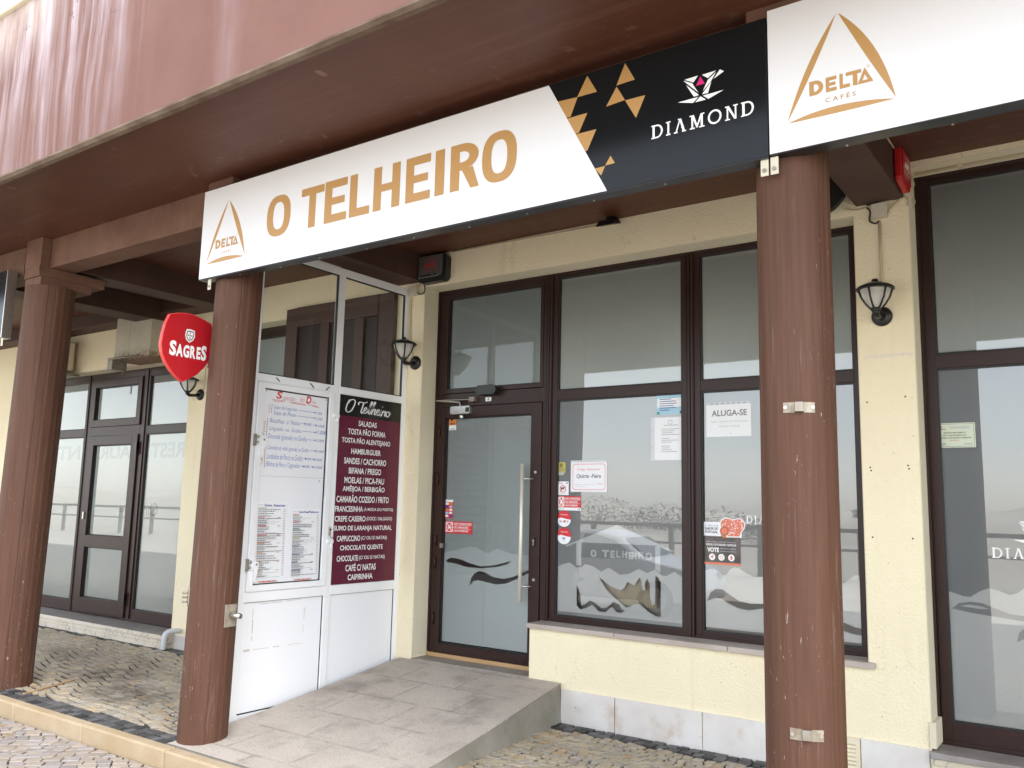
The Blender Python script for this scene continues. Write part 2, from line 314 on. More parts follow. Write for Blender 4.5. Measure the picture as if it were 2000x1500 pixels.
# ------------------------------------------------------------------ mesh helpers
class MB:
    def __init__(s): s.v = []; s.f = []; s.mi = []; s.mats = []; s.sm = []
    def mat(s, m):
        if m not in s.mats: s.mats.append(m)
        return s.mats.index(m)
    def poly(s, pts, m, smooth=False):
        i = len(s.v); s.v += [tuple(p) for p in pts]; s.f.append(tuple(range(i, i+len(pts)))); s.mi.append(s.mat(m)); s.sm.append(smooth)
    def faces(s, pts, fs, m, smooth=False):
        i = len(s.v); s.v += [tuple(p) for p in pts]; k = s.mat(m)
        for f in fs: s.f.append(tuple(i+j for j in f)); s.mi.append(k); s.sm.append(smooth)
    def box(s, x0, x1, y0, y1, z0, z1, m):
        p = [(x0,y0,z0),(x1,y0,z0),(x1,y1,z0),(x0,y1,z0),(x0,y0,z1),(x1,y0,z1),(x1,y1,z1),(x0,y1,z1)]
        s.faces(p, [(0,3,2,1),(4,5,6,7),(0,1,5,4),(1,2,6,5),(2,3,7,6),(3,0,4,7)], m); return s
    def frame(s, u0, u1, v0, v1, wl, wr, wb, wt, d0, d1, m, plane='y'):
        b = (lambda a, c, e, g: s.box(a, c, d0, d1, e, g, m)) if plane == 'y' else (lambda a, c, e, g: s.box(d0, d1, a, c, e, g, m))
        b(u0, u0+wl, v0, v1); b(u1-wr, u1, v0, v1); b(u0+wl, u1-wr, v0, v0+wb); b(u0+wl, u1-wr, v1-wt, v1); return s
    def prism(s, pts, d0, d1, m, plane='y'):
        """polygon pts (u,v) extruded between d0 and d1 along the plane's normal axis"""
        k = {'y': lambda u, v, d: (u, d, v), 'x': lambda u, v, d: (d, u, v), 'z': lambda u, v, d: (u, v, d)}[plane]
        n = len(pts); P = [k(u, v, d0) for u, v in pts] + [k(u, v, d1) for u, v in pts]
        fs = [(i, (i+1) % n, (i+1) % n+n, i+n) for i in range(n)]
        for t in tessellate_polygon([[Vector((u, v, 0)) for u, v in pts]]): fs += [tuple(t), tuple(j+n for j in reversed(t))]
        s.faces(P, fs, m); return s
    def lathe(s, prof, m, c=(0,0,0), axis='z', n=24, smooth=True, caps=True):
        k = {'z': lambda r, a, h: (c[0]+r*math.cos(a), c[1]+r*math.sin(a), c[2]+h), 'y': lambda r, a, h: (c[0]+r*math.cos(a), c[1]+h, c[2]+r*math.sin(a)),
             'x': lambda r, a, h: (c[0]+h, c[1]+r*math.cos(a), c[2]+r*math.sin(a))}[axis]
        P = [k(r, 2*math.pi*j/n, h) for r, h in prof for j in range(n)]; fs = []
        for i in range(len(prof)-1):
            for j in range(n): fs.append((i*n+j, i*n+(j+1) % n, (i+1)*n+(j+1) % n, (i+1)*n+j))
        s.faces(P, fs, m, smooth)
        if caps:
            s.faces(P[:n], [tuple(range(n))], m); s.faces(P[-n:], [tuple(range(n))], m)
        return s
    def tube(s, pts, r, m, n=8, smooth=True):
        pts = [Vector(p) for p in pts]; P = []; a = None
        for i, p in enumerate(pts):
            d = (pts[min(i+1, len(pts)-1)]-pts[max(i-1, 0)]).normalized()
            if a is None: a = d.orthogonal().normalized()
            a = (a - d*a.dot(d)).normalized(); b = d.cross(a)
            rr = r[i] if isinstance(r, (list, tuple)) else r
            P += [p + a*rr*math.cos(2*math.pi*j/n) + b*rr*math.sin(2*math.pi*j/n) for j in range(n)]
        fs = [(i*n+j, i*n+(j+1) % n, (i+1)*n+(j+1) % n, (i+1)*n+j) for i in range(len(pts)-1) for j in range(n)]
        k = len(pts)-1; fs += [tuple(range(n)), tuple(k*n+j for j in range(n))]
        s.faces(P, fs, m, smooth); return s
    def build(s, name, parent=None, bevel=0., label=None, cat=None, group=None, kind=None):
        me = bpy.data.meshes.new(name); me.from_pydata(s.v, [], s.f); me.update()
        for m in s.mats: me.materials.append(MATS[m])
        me.polygons.foreach_set('material_index', s.mi); me.polygons.foreach_set('use_smooth', s.sm)
        bm = bmesh.new(); bm.from_mesh(me); bmesh.ops.remove_doubles(bm, verts=bm.verts, dist=1e-6) if bevel else None
        if not getattr(s, 'flat', False): bmesh.ops.recalc_face_normals(bm, faces=bm.faces)
        bm.to_mesh(me); bm.free()
        o = bpy.data.objects.new(name, me); COL.objects.link(o)
        if bevel:
            b = o.modifiers.new('bevel', 'BEVEL'); b.width = bevel; b.segments = 2; b.limit_method = 'ANGLE'; b.angle_limit = R(40)
        if parent: o.parent = parent; o.matrix_parent_inverse = Matrix.Translation(parent.location).inverted()
        tag(o, label, cat, group, kind); return o
def tag(o, label=None, cat=None, group=None, kind=None):
    if label: o['label'] = label
    if cat: o['category'] = cat
    if group: o['group'] = group
    if kind: o['kind'] = kind
def thing(name, loc, label, cat, group=None):
    o = bpy.data.objects.new(name, None); COL.objects.link(o); o.location = loc; o.empty_display_size = .1; tag(o, label, cat, group); return o
def copy_tree(o, parent=None):
    c = o.copy(); COL.objects.link(c)
    if parent: c.parent = parent; c.matrix_parent_inverse = o.matrix_parent_inverse.copy()
    for ch in list(o.children): copy_tree(ch, c)
    return c

# flat printing: polygons laid on a plane, each a hair above the one below
class Flat(MB):
    flat = True
    def __init__(s, P): super().__init__(); s.P = P; s.h = 0.0
    def put(s, loops, m):
        s.h += 4e-5
        L = [[Vector((u, v, 0)) for u, v in lp] for lp in loops]; flatp = [p for lp in loops for p in lp]
        tris = tessellate_polygon(L)
        s.faces([s.P(u, v, s.h) for u, v in flatp], [s.fix(flatp, t) for t in tris], m); return s
    def fix(s, p, t):
        a, b, c = (p[i] for i in t)
        return tuple(t) if (b[0]-a[0])*(c[1]-a[1])-(b[1]-a[1])*(c[0]-a[0]) > 0 else tuple(reversed(t))
    def rect(s, u0, u1, v0, v1, m): return s.put([[(u0,v0),(u1,v0),(u1,v1),(u0,v1)]], m)
    def disc(s, u, v, ru, rv, m, n=28): return s.put([[(u+ru*math.cos(2*math.pi*i/n), v+rv*math.sin(2*math.pi*i/n)) for i in range(n)]], m)
    def line(s, pts, w, m):
        pts = [Vector(p) for p in pts]; L = []; Rr = []
        for i, p in enumerate(pts):
            d = (pts[min(i+1, len(pts)-1)]-pts[max(i-1, 0)])
            d = d.normalized() if d.length > 1e-9 else Vector((1, 0)); n = Vector((-d.y, d.x))
            ww = w(i/(len(pts)-1), d) if callable(w) else w
            L.append(p+n*ww/2); Rr.append(p-n*ww/2)
        s.h += 4e-5
        k = len(pts); P = [s.P(*p, s.h) for p in L] + [s.P(*p, s.h) for p in Rr]
        s.faces(P, [(i+k, i+1+k, i+1, i) for i in range(k-1)], m); return s
    def text(s, t, m, u0=None, u1=None, v0=None, v1=None, bold=0., shear=0., sp=1.0):
        """text fitted to the box u0..u1, v0..v1"""
        vs, fs = glyphs(t, bold, shear, sp)
        if not vs: return s
        xs = [p[0] for p in vs]; ys = [p[1] for p in vs]; a, b, c, d = min(xs), max(xs), min(ys), max(ys)
        ku = (u1-u0)/(b-a); kv = (v1-v0)/(d-c)
        pts = [(u0+(x-a)*ku, v0+(y-c)*kv) for x, y in vs]
        s.h += 4e-5
        s.faces([s.P(u, v, s.h) for u, v in pts], [s.fixn(pts, f) for f in fs], m); return s
    def fixn(s, p, f):
        ar = sum(p[f[i]][0]*p[f[(i+1) % len(f)]][1]-p[f[(i+1) % len(f)]][0]*p[f[i]][1] for i in range(len(f)))
        return tuple(f) if ar > 0 else tuple(reversed(f))
GL = {}
def glyphs(t, bold, shear, sp):
    k = (t, bold, shear, sp)
    if k in GL: return GL[k]
    c = bpy.data.curves.new('txt', 'FONT'); c.body = t; c.size = 1; c.offset = bold; c.shear = shear; c.space_character = sp; c.resolution_u = 3
    o = bpy.data.objects.new('txt', c); COL.objects.link(o)
    dg = bpy.context.evaluated_depsgraph_get(); me = bpy.data.meshes.new_from_object(o.evaluated_get(dg))
    r = ([(v.co.x, v.co.y) for v in me.vertices], [tuple(p.vertices) for p in me.polygons])
    bpy.data.objects.remove(o); bpy.data.curves.remove(c); bpy.data.meshes.remove(me); GL[k] = r; return r
def Pwall(y): return lambda u, v, h: (u, y-h, v)        # a print on a surface facing the street
def Pside(x): return lambda u, v, h: (x+h, u, v)        # a print on a surface facing along the building
def ring(cx, cz, a, b, ai, bi, p=2.3, n=40):
    f = lambda A, B: [(cx+A*math.copysign(abs(math.cos(t))**(2/p), math.cos(t)), cz+B*math.copysign(abs(math.sin(t))**(2/p), math.sin(t))) for t in [2*math.pi*i/n for i in range(n)]]
    return [f(a, b), f(ai, bi)[::-1]]
def rr(u0, u1, v0, v1, r, n=4):
    o = []
    for cx, cy, a0 in ((u1-r, v1-r, 0), (u0+r, v1-r, 90), (u0+r, v0+r, 180), (u1-r, v0+r, 270)):
        o += [(cx+r*math.cos(R(a0+90*i/n)), cy+r*math.sin(R(a0+90*i/n))) for i in range(n+1)]
    return o
def bold(fl, ch, u0, u1, v0, v1, m, t=.22, th=.19):
    """sturdy sans capitals, t = stem width and th = bar height as fractions of the width and the height of the box"""
    W, H = u1-u0, v1-v0; Rc = lambda a, b, c, d: fl.rect(u0+a*W, u0+b*W, v0+c*H, v0+d*H, m)
    if ch == 'I': Rc(0, 1, 0, 1)
    elif ch == 'L': Rc(0, t, 0, 1); Rc(t, 1, 0, th)
    elif ch == 'T': Rc(0, 1, 1-th, 1); Rc(.5-t/2, .5+t/2, 0, 1-th)
    elif ch == 'E': Rc(0, t, 0, 1); Rc(t, 1, 0, th); Rc(t, 1, 1-th, 1); Rc(t, .9, .5-th*.45, .5+th*.45)
    elif ch == 'H': Rc(0, t, 0, 1); Rc(1-t, 1, 0, 1); Rc(t, 1-t, .5-th*.45, .5+th*.45)
    elif ch == 'O': fl.put(ring((u0+u1)/2, (v0+v1)/2, W/2, H/2, W/2-t*W, H/2-th*.9*H, 2.5), m)
    elif ch in 'DR':
        lo = .42 if ch == 'R' else 0.; c = (1+lo)/2; hb = (1-lo)/2
        bow = lambda a, b, x: [(u0+(x+a*math.cos(th_))*W, v0+(c+b*math.sin(th_))*H) for th_ in [R(-90+180*i/16) for i in range(17)]]
        k = .42
        o = [(u0, v0+lo*H)]+bow(1-k, hb, k)+[(u0, v1)]
        i = [(u0+t*W, v0+(lo+th)*H)]+bow(1-k-t, hb-th, k)+[(u0+t*W, v1-th*H)]
        fl.put([o, i[::-1]], m)
        if ch == 'R':
            Rc(0, t, 0, lo)
            fl.put([[(u0+(.42)*W, v0+lo*H), (u0+(.42+t*1.15)*W, v0+lo*H+.04*H), (u1+.03*W, v0), (u1-.26*W, v0)]], m)
def serif_word(fl, word, u0, u1, v0, v1, m):
    """wide-set Roman capitals with small slab serifs, for D I A M O N"""
    wd = {'D': .92, 'I': .38, 'A': 1.0, 'M': 1.2, 'O': 1.06, 'N': .98}; gap = .27
    tot = sum(wd[c] for c in word)+gap*(len(word)-1); k = (u1-u0)/tot; H = v1-v0; x = u0
    for ch in word:
        W = wd[ch]*k; Rc = lambda a, b, c, d: fl.rect(x+a*W, x+b*W, v0+c*H, v0+d*H, m)
        Pp = lambda *p: fl.put([[(x+a*W, v0+b*H) for a, b in p]], m)
        sH = .085
        if ch == 'I': Rc(.3, .7, 0, 1); Rc(0, 1, 0, sH); Rc(0, 1, 1-sH, 1)
        elif ch == 'D':
            o = [(x+.06*W, v0)]+[(x+(.45+.55*math.cos(R(a)))*W, v0+(.5+.5*math.sin(R(a)))*H) for a in range(-90, 91, 10)]+[(x+.06*W, v1)]
            i = [(x+.26*W, v0+.11*H)]+[(x+(.45+.38*math.cos(R(a)))*W, v0+(.5+.39*math.sin(R(a)))*H) for a in range(-90, 91, 10)]+[(x+.26*W, v1-.11*H)]
            fl.put([o, i[::-1]], m); Rc(-.04, .1, 0, sH); Rc(-.04, .1, 1-sH, 1)
        elif ch == 'O': fl.put(ring(x+W/2, (v0+v1)/2, W/2, H/2*1.03, W/2*.72, H/2*.78, 2), m)
        elif ch == 'A':
            Pp((.44, 1), (.60, 1), (.93, 0), (.74, 0)); Pp((.44, .92), (.54, .92), (.22, 0), (.10, 0)); Rc(.60, .76, .30, .40); Rc(0, .32, 0, sH); Rc(.66, 1, 0, sH); Rc(.34, .56, 1-sH, 1)
        elif ch == 'M':
            Rc(.13, .25, 0, 1); Rc(.75, .89, 0, 1); Pp((.13, 1), (.30, 1), (.54, .18), (.48, .02)); Pp((.75, 1), (.89, 1), (.52, .02), (.47, .16))
            Rc(.02, .36, 0, sH); Rc(.64, 1, 0, sH); Rc(.02, .2, 1-sH, 1); Rc(.8, 1, 1-sH, 1)
        elif ch == 'N':
            Rc(.13, .25, 0, 1); Rc(.76, .88, 0, 1); Pp((.10, 1), (.30, 1), (.88, 0), (.72, 0)); Rc(0, .38, 0, sH); Rc(.64, 1, 1-sH, 1); Rc(0, .2, 1-sH, 1)
        x += W+gap*k
def spline(pts, n=6):
    o = []; p = [Vector(a) for a in pts]; p = [p[0]]+p+[p[-1]]
    for i in range(1, len(p)-2):
        for j in range(n):
            t = j/n; a, b, c, d = p[i-1], p[i], p[i+1], p[i+2]
            o.append(.5*((2*b)+(-a+c)*t+(2*a-5*b+4*c-d)*t*t+(-a+3*b-3*c+d)*t**3))
    o.append(p[-2]); return o

# ================================================================== GROUND
def S(name, mb, **k): return mb.build(name, kind='structure', **k)
g = MB(); g.box(-400, 400, -900, 4, -1.0, -.42, 'sand'); S('ground', g)
g = MB(); g.box(-12.8, .9, -2.255, .24, -.4, -.014, 'joint_sand'); g.box(-40, -12.8, -2.255, .24, -.4, -.002, 'limestone_setts'); g.box(.9, 40, -2.255, .24, -.4, -.002, 'limestone_setts')
g.box(-9.3, -2.1, -3.95, -2.345, -.4, -.124, 'joint_sand')
for a in ((-40, -9.3, -3.95, -2.345), (-2.1, 40, -3.95, -2.345), (-40, 40, -5.2, -3.95)): g.box(*a, -.4, -.110, 'limestone_setts')
S('pavement', g)
g = MB(); g.box(-60, 60, -11.6, -5.34, -.41, -.26, 'asphalt'); S('road', g)
g = MB()
k = MB()
x = -13.2
while x < 2.5:                                       # kerb stones, one course along the arcade's edge
    L = 1.0; rise = rnd.uniform(-.003, .003)
    k.box(x+.004, x+L-.004, -2.345, -2.252, -.3, .006+rise, 'kerb_stone'); x += L
S('kerb', k, bevel=.012)
k = MB()
x = -30
while x < 30: k.box(x+.004, x+.996, -5.34, -5.2, -.4, -.118, 'kerb_stone'); x += 1
S('street_kerb', k, bevel=.012)

def cobbles(x0, x1, y0, y1, z, size, ang, seed, dark=None, warm=(.50, .42, .305), gk=1.):
    """hand-cut limestone setts in wavering rows; dark carries the straight courses of basalt"""
    r = random.Random(seed); V = []; F = []; T = []
    ca, sa = math.cos(ang), math.sin(ang); cx, cy = (x0+x1)/2, (y0+y1)/2
    half = math.hypot(x1-x0, y1-y0)/2+.3
    def stone(q, tone):
        q = [(min(max(a, x0), x1), min(max(b, y0), y1)) for a, b in q]; mx_ = sum(p[0] for p in q)/4; my_ = sum(p[1] for p in q)/4
        ar = .5*abs(sum(q[i][0]*q[(i+1) % 4][1]-q[(i+1) % 4][0]*q[i][1] for i in range(4)))
        if ar < .25*size*size: return
        b = len(V); zt = z + r.uniform(-.003, .003); tl = (r.uniform(-.02, .02), r.uniform(-.02, .02))
        g = (.0045+r.uniform(0, .006))*gk
        def inset(d):
            o = []
            for a, c in q:
                dx, dy = mx_-a, my_-c; L = math.hypot(dx, dy) or 1; k = min(d*1.35/L, .6); o.append((a+dx*k, c+dy*k))
            return o
        A, C = inset(g), inset(g+.003)
        lo = [(a, c, z-.016) for a, c in A]; mid = [(a, c, zt-.003+(a-mx_)*tl[0]+(c-my_)*tl[1]) for a, c in A]; hi = [(a, c, zt+(a-mx_)*tl[0]+(c-my_)*tl[1]) for a, c in C]
        V.extend(lo+mid+hi); T.extend([tone]*12); F.append((b+8, b+9, b+10, b+11))
        for o in (0, 4):
            for i in range(4): F.append((b+o+i, b+o+(i+1) % 4, b+o+4+(i+1) % 4, b+o+4+i))
    def tone_l():
        h = r.uniform(.84, 1.12); c = [a*h for a in warm]
        if r.random() < .04: c = [c[0]*1.04, c[1]*.90, c[2]*.74]
        elif r.random() < .35: c = [c[0]*.90, c[1]*.95, c[2]*1.06]
        return (*c, 1)
    def tone_d(): h = r.uniform(.55, 2.0); return (.085*h, .082*h, .080*h, 1)
    def wv(u, j): return .045*math.sin(u*1.7+.8)+.03*math.sin(u*4.1+j*.21)+.012*math.sin(u*9+j*1.9)
    rows = int(2*half/(size*.84)); v = -half
    for j in range(rows):
        h = size*r.uniform(.76, .92); u = -half+r.uniform(0, size)
        e0 = [r.uniform(-.006, .006) for _ in range(2)]; tilt = .25*math.sin(j*.7)
        while u < half:
            wd = size*r.uniform(.75, 1.30); s0 = tilt*h+r.uniform(-.012, .012)
            loc = [(u, v+wv(u, j)), (u+wd, v+wv(u+wd, j)), (u+wd+s0, v+h+wv(u+wd, j)), (u+s0, v+h+wv(u, j))]
            loc = [(a+r.uniform(-.006, .006), b_+r.uniform(-.005, .005)) for a, b_ in loc]
            q = [(cx+a*ca-b_*sa, cy+a*sa+b_*ca) for a, b_ in loc]
            mx_ = sum(p[0] for p in q)/4; my_ = sum(p[1] for p in q)/4
            if x0-size < mx_ < x1+size and y0-size < my_ < y1+size and not (dark and dark(mx_, my_)): stone(q, tone_l())
            u += wd
        v += h
    if dark:
        for ya, yb in dark.rows:
            x = x0
            while x < x1:
                wd = r.uniform(.065, .115)
                q = [(x+r.uniform(-.008, .008), ya+r.uniform(-.006, .006)), (x+wd+r.uniform(-.008, .008), ya+r.uniform(-.006, .006)),
                     (x+wd+r.uniform(-.008, .008), yb+r.uniform(-.006, .006)), (x+r.uniform(-.008, .008), yb+r.uniform(-.006, .006))]
                stone(q, tone_d()); x += wd
    return V, F, T
def cobble_obj(name, parts):
    V, F, T = [], [], []
    for v, f, t in parts:
        b = len(V); V += v; F += [tuple(i+b for i in q) for q in f]; T += t
    me = bpy.data.meshes.new(name); me.from_pydata(V, [], F); me.materials.append(MATS['cobble'])
    a = me.color_attributes.new('tone', 'FLOAT_COLOR', 'POINT'); a.data.foreach_set('color', [c for t in T for c in t])
    bm = bmesh.new(); bm.from_mesh(me); bmesh.ops.recalc_face_normals(bm, faces=bm.faces); bm.to_mesh(me); bm.free()
    o = bpy.data.objects.new(name, me); COL.objects.link(o); o['kind'] = 'structure'; return o
def dk(x, y): return y > -.19 or y < -2.06
dk.rows = [(-.185, -.105), (-.10, -.025), (-2.25, -2.16), (-2.155, -2.07)]
cobble_obj('paving_stones', [cobbles(-12.8, .9, -2.25, -.02, 0, .074, R(-14), 3, dk),
                             cobbles(-9.2, -2.2, -3.9, -2.355, -.11, .098, R(38), 5, None, (.40, .34, .285), .6)])

# dunes, beach fence and parked car across the street: seen mirrored in the shop windows
rd = random.Random(4)
def dune_h(x, y):
    d = (-y-13.0)
    a = 1/(1+math.exp(-(d-5.5)/1.5))
    hh = 1.55+.55*math.sin(x*.16+1.2)+.35*math.sin(x*.41+y*.2)+.18*math.sin(x*.9-y*.35)
    return -.3 + .55*min(max(d/6, 0), 1) + a*hh*.82 + .05*math.sin(x*2.3+y*1.7)*min(1, max(d/3, 0))
d = MB(); nx, ny = 150, 50; pts = []
for j in range(ny+1):
    for i in range(nx+1):
        x = -75+150*i/nx; y = -11.6-38*(j/ny)**1.3; pts.append((x, y, dune_h(x, y)))
d.faces(pts, [(j*(nx+1)+i, j*(nx+1)+i+1, (j+1)*(nx+1)+i+1, (j+1)*(nx+1)+i) for j in range(ny) for i in range(nx)], 'sand', True)
S('dune', d)
fz = lambda x, y: dune_h(x, y)
fe = thing('beach_fence', (-14, -15.2, fz(-14, -15.2)), 'weathered wooden post and rail fence in front of the dune, mirrored in the windows', 'fence')
xs = [-46+2.4*i for i in range(26)]
for x in xs:
    q = MB(); z0 = fz(x, -15.2); q.box(x-.06, x+.06, -15.26, -15.14, z0-.2, 1.27, 'weathered_wood'); q.build('post', fe)
q = MB(); q.box(xs[0], xs[-1], -15.24, -15.16, 1.16, 1.26, 'weathered_wood'); q.box(xs[0], xs[-1], -15.235, -15.165, .72, .78, 'weathered_wood'); q.build('rail', fe)
def shrub(x, y, wd, h, name, label):
    z = dune_h(x, y); t = thing(name, (x, y, z), label, 'bush', 'bushes on the dune')
    m = MB()
    for _ in range(1100):
        a = rd.uniform(0, 2*math.pi); r_ = wd*math.sqrt(rd.random()); zz = h*rd.random()*(1-(r_/wd)**2*.7); c = Vector((x+r_*math.cos(a), y+r_*.7*math.sin(a), z+zz))
        e = Vector((rd.uniform(-1, 1), rd.uniform(-1, 1), rd.uniform(-.2, 1))).normalized(); f = e.orthogonal().normalized(); s_ = rd.uniform(.035, .08)
        m.poly([c-f*s_*.4, c+e*s_, c+f*s_*.4, c-e*s_*.6], 'leaf')
    m.build('foliage', t)
    m = MB()
    for _ in range(6): m.tube([(x, y, z-.1), (x+rd.uniform(-.5, .5)*wd, y+rd.uniform(-.3, .3)*wd, z+h*.6)], [.02, .008], 'weathered_wood', 5)
    m.build('stem', t)
for i, (x, y, wd, h) in enumerate([(-10.5, -19.5, 1.6, 1.1), (-12.6, -20, 1.3, .9), (-8.6, -20, 1.2, .8), (-15.5, -21, 1.8, 1.0), (-5.8, -21, 1.0, .6), (-19, -20, 1.6, 1.0)]):
    shrub(x, y, wd, h, 'dune_bush', 'low grey green bush growing on the sand dune behind the beach fence')
# the parked car
def car(x, y, z, yaw):
    t = thing('parked_car', (0, 0, 0), 'white hatchback parked across the street, mirrored in the shop windows', 'car')
    prof = [(-2.0,.30),(-2.05,.55),(-2.0,.82),(-1.86,.95),(-1.45,1.36),(-.95,1.46),(.05,1.47),(.55,1.38),(1.10,1.00),(1.80,.86),(2.0,.74),(2.08,.52),(2.05,.28)]
    P = []; n = len(prof)
    sec = [(-.86,.0),(-.80,.10),(.80,.10),(.86,.0)]
    def wid(zz): return .86 if zz < .95 else .86-(zz-.95)*.42
    b = MB(); L = [(px, -wid(pz), pz) for px, pz in prof]; Rr = [(px, wid(pz), pz) for px, pz in prof]
    b.faces(L+Rr, [(i, i+1, i+1+n, i+n) for i in range(n-1)]+[(n-1, 0, n, 2*n-1)]+[tuple(t_) for t_ in tessellate_polygon([[Vector((p[0], p[2], 0)) for p in L]])]+
            [tuple(j+n for j in reversed(t_)) for t_ in tessellate_polygon([[Vector((p[0], p[2], 0)) for p in L]])], 'car_paint')
    b.build('body', t, bevel=.05)
    for sgn in (-1, 1):
        q = MB(); W = [(-1.38,.98),(-1.20,1.30),(-.80,1.40),(-.22,1.41),(-.22,.98)]; W2 = [(-.14,.98),(-.14,1.41),(.12,1.40),(.50,1.30),(.95,1.00)]
        for ww in (W, W2): q.poly([(a, sgn*(wid(c)+.012), c) for a, c in ww], 'car_glass')
        q.build('side_window', t)
    q = MB(); q.poly([(.62,-.60,1.345),(1.05,-.70,1.045),(1.05,.70,1.045),(.62,.60,1.345)], 'car_glass'); q.v = [(a+.02, b_, c+.015) for a, b_, c in q.v]; q.build('windscreen', t)
    for wx in (-1.28, 1.30):
        for sgn in (-1, 1):
            q = MB(); q.lathe([(.20,-.09),(.30,-.10),(.325,-.06),(.325,.06),(.30,.10),(.20,.09)], 'tyre', (wx, sgn*.80, .325), 'y', 28); wh = q.build('wheel', t)
            q = MB(); q.lathe([(.02,-.03),(.20,.0),(.21,.05)], 'alloy', (wx, sgn*.86, .325), 'y', 20)
            for a in range(5): q.tube([(wx, sgn*.895, .325), (wx+.2*math.cos(a*1.2566), sgn*.895, .325+.2*math.sin(a*1.2566))], .022, 'alloy', 6)
            q.build('rim', wh)
    for sgn in (-1, 1):
        q = MB(); q.box(1.86, 2.06, sgn*.62-.16, sgn*.62+.16, .64, .76, 'lamp_lens'); q.build('headlight', t, bevel=.03)
        q = MB(); q.box(.78, .92, sgn*.95-.08, sgn*.95+.08, 1.0, 1.12, 'car_paint'); q.build('mirror', t, bevel=.03)
    t.location = (x, y, z); t.rotation_euler = (0, 0, yaw)
car(-8.2, -8.4, -.26, R(-6))

# ================================================================== THE BUILDING
B = thing('cafe_building', (-5, 0, 0), 'cream plastered arcade building with brown columns and a stained pink parapet', 'building')
WT = .30
W_ = MB()
bx = lambda *a: W_.box(*a, 'cream_plaster')
TOP = 3.90
bx(-30, -12.7, 0, WT, -.3, TOP)
bx(-12.7, -8.71, 0, WT, 3.23, TOP); bx(-12.7, -8.71, .06, WT, -.3, .10)
bx(-8.71, -8.20, 0, WT, -.3, TOP)
bx(-8.20, -6.95, 0, WT, 3.51, TOP); bx(-8.20, -6.95, 0, WT, -.3, .15)
bx(-6.95, -5.185, 0, WT, -.3, TOP)
bx(-5.185, -1.386, 0, WT, 3.60, TOP); bx(-3.945, -1.386, 0, WT, -.3, .668)
bx(-1.386, -1.05, 0, WT, -.3, TOP)
bx(-1.05, 1.60, 0, WT, -.3, .12); bx(-1.05, 1.60, 0, WT, 3.86, TOP)
bx(1.60, 20, 0, WT, -.3, TOP)
wall = W_.build('wall', B, label='cream rough plaster wall')
u_ = MB(); u_.box(-30, 20, .0, .3, 4.3, 9.5, 'cream_plaster'); u_.build('upper_wall', B)
# smooth reveals of the openings
rv = MB(); e = .006
for x0, x1, z0, z1 in ((-5.185, -1.386, .31, 3.60), (-1.05, 1.60, .25, 3.86), (-8.20, -6.95, .15, 3.51), (-12.7, -8.71, .16, 3.23)):
    rv.box(x0, x0+e, .002, .20, z0, z1-e, 'cream_reveal'); rv.box(x1-e, x1, .002, .20, z0, z1-e, 'cream_reveal'); rv.box(x0, x1, .002, .20, z1-e, z1, 'cream_reveal')
rv.build('reveal', B)
# the stuck-out strip of plaster at the foot of the right pillar's corner
q = MB(); q.box(-1.058, -1.02, -.012, .20, .25, .40, 'cream_reveal'); q.build('corner_patch', B, bevel=.004)
# rooms behind the glass
q = MB(); q.box(-30, 20, 4.0, 4.1, -.3, 4.0, 'interior'); q.box(-30, 20, .3, 4.0, -.3, -.2, 'interior'); q.box(-30, 20, .3, 4.0, 3.95, 4.05, 'interior')
q.box(-30.1, -30, .3, 4, -.3, 4, 'interior'); q.box(20, 20.1, .3, 4, -.3, 4, 'interior'); q.build('room', B)
q = MB(); q.box(-3.43, -2.975, .285, .305, .875, 1.085, 'tan_backing'); q.box(-3.80, -2.75, .34, .36, .76, .95, 'interior'); q.build('backing_board', B, label='tan backing board added behind the clear patch of the shop window')  # backing added behind the clear cut-out so that it looks lighter
# stone plinth slabs
PX = [(-3.635, -3.176), (-3.168, -2.494), (-2.486, -1.66), (-1.448, -1.06)]
for a, b in PX:
    q = MB(); q.box(a, b, -.016, .0, -.1, .242, 'plinth_stone'); q.build('plinth_slab', B, bevel=.002)
for a, b, c in ((-8.70, -8.21, .14), (-6.94, -5.40, .2)): q = MB(); q.box(a, b, -.014, 0, -.1, c, 'plinth_stone'); q.build('plinth_slab', B, bevel=.002)
q = MB(); q.box(-1.655, -1.455, -.014, .0, -.02, .240, 'cream_cap')
for i in range(9): z = .205-.024*i; q.prism([(-.014, z), (-.022, z-.004), (-.014, z-.012)], -1.63, -1.48, 'cream_cap', 'x')
q.build('vent_cover', B)
# window sill and steps
for a, b in ((-3.958, -3.175), (-3.171, -2.3), (-2.296, -1.347)):
    q = MB(); q.box(a, b, -.034, .20 if b < -1.4 else .0, .668, .705, 'sill_stone')
    if b > -1.4: q.box(a, -1.386, .0, .20, .668, .705, 'sill_stone')
    q.build('window_sill', B, bevel=.004)
q = MB(); q.box(-1.05, 1.6, -.055, .20, .205, .240, 'ledge_grey'); q.build('door_step', B, bevel=.004)
q = MB(); q.box(-1.05, 1.6, -.040, .0, .165, .205, 'veined_marble'); q.box(-1.05, 1.6, -.025, 0, -.1, .165, 'cream_cap'); q.build('door_step', B, bevel=.003)
q = MB(); q.box(-12.9, -8.63, -.17, .20, .105, .146, 'veined_marble'); q.box(-12.9, -8.635, -.165, .20, .146, .150, 'ledge_grey'); q.build('door_step', B, bevel=.002)
q = MB(); q.box(-12.9, -8.63, -.150, .06, .055, .105, 'veined_marble')
x = -12.9
while x < -8.7: q.box(x+.003, min(x+.58, -8.63), -.14, .05, -.3, .055, 'veined_marble'); x += .583
q.build('door_step', B, bevel=.004)
q = MB(); q.box(-5.185, -3.945, -.005, .30, -.1, .292, 'step_stone'); q.build('threshold', B, bevel=.005)
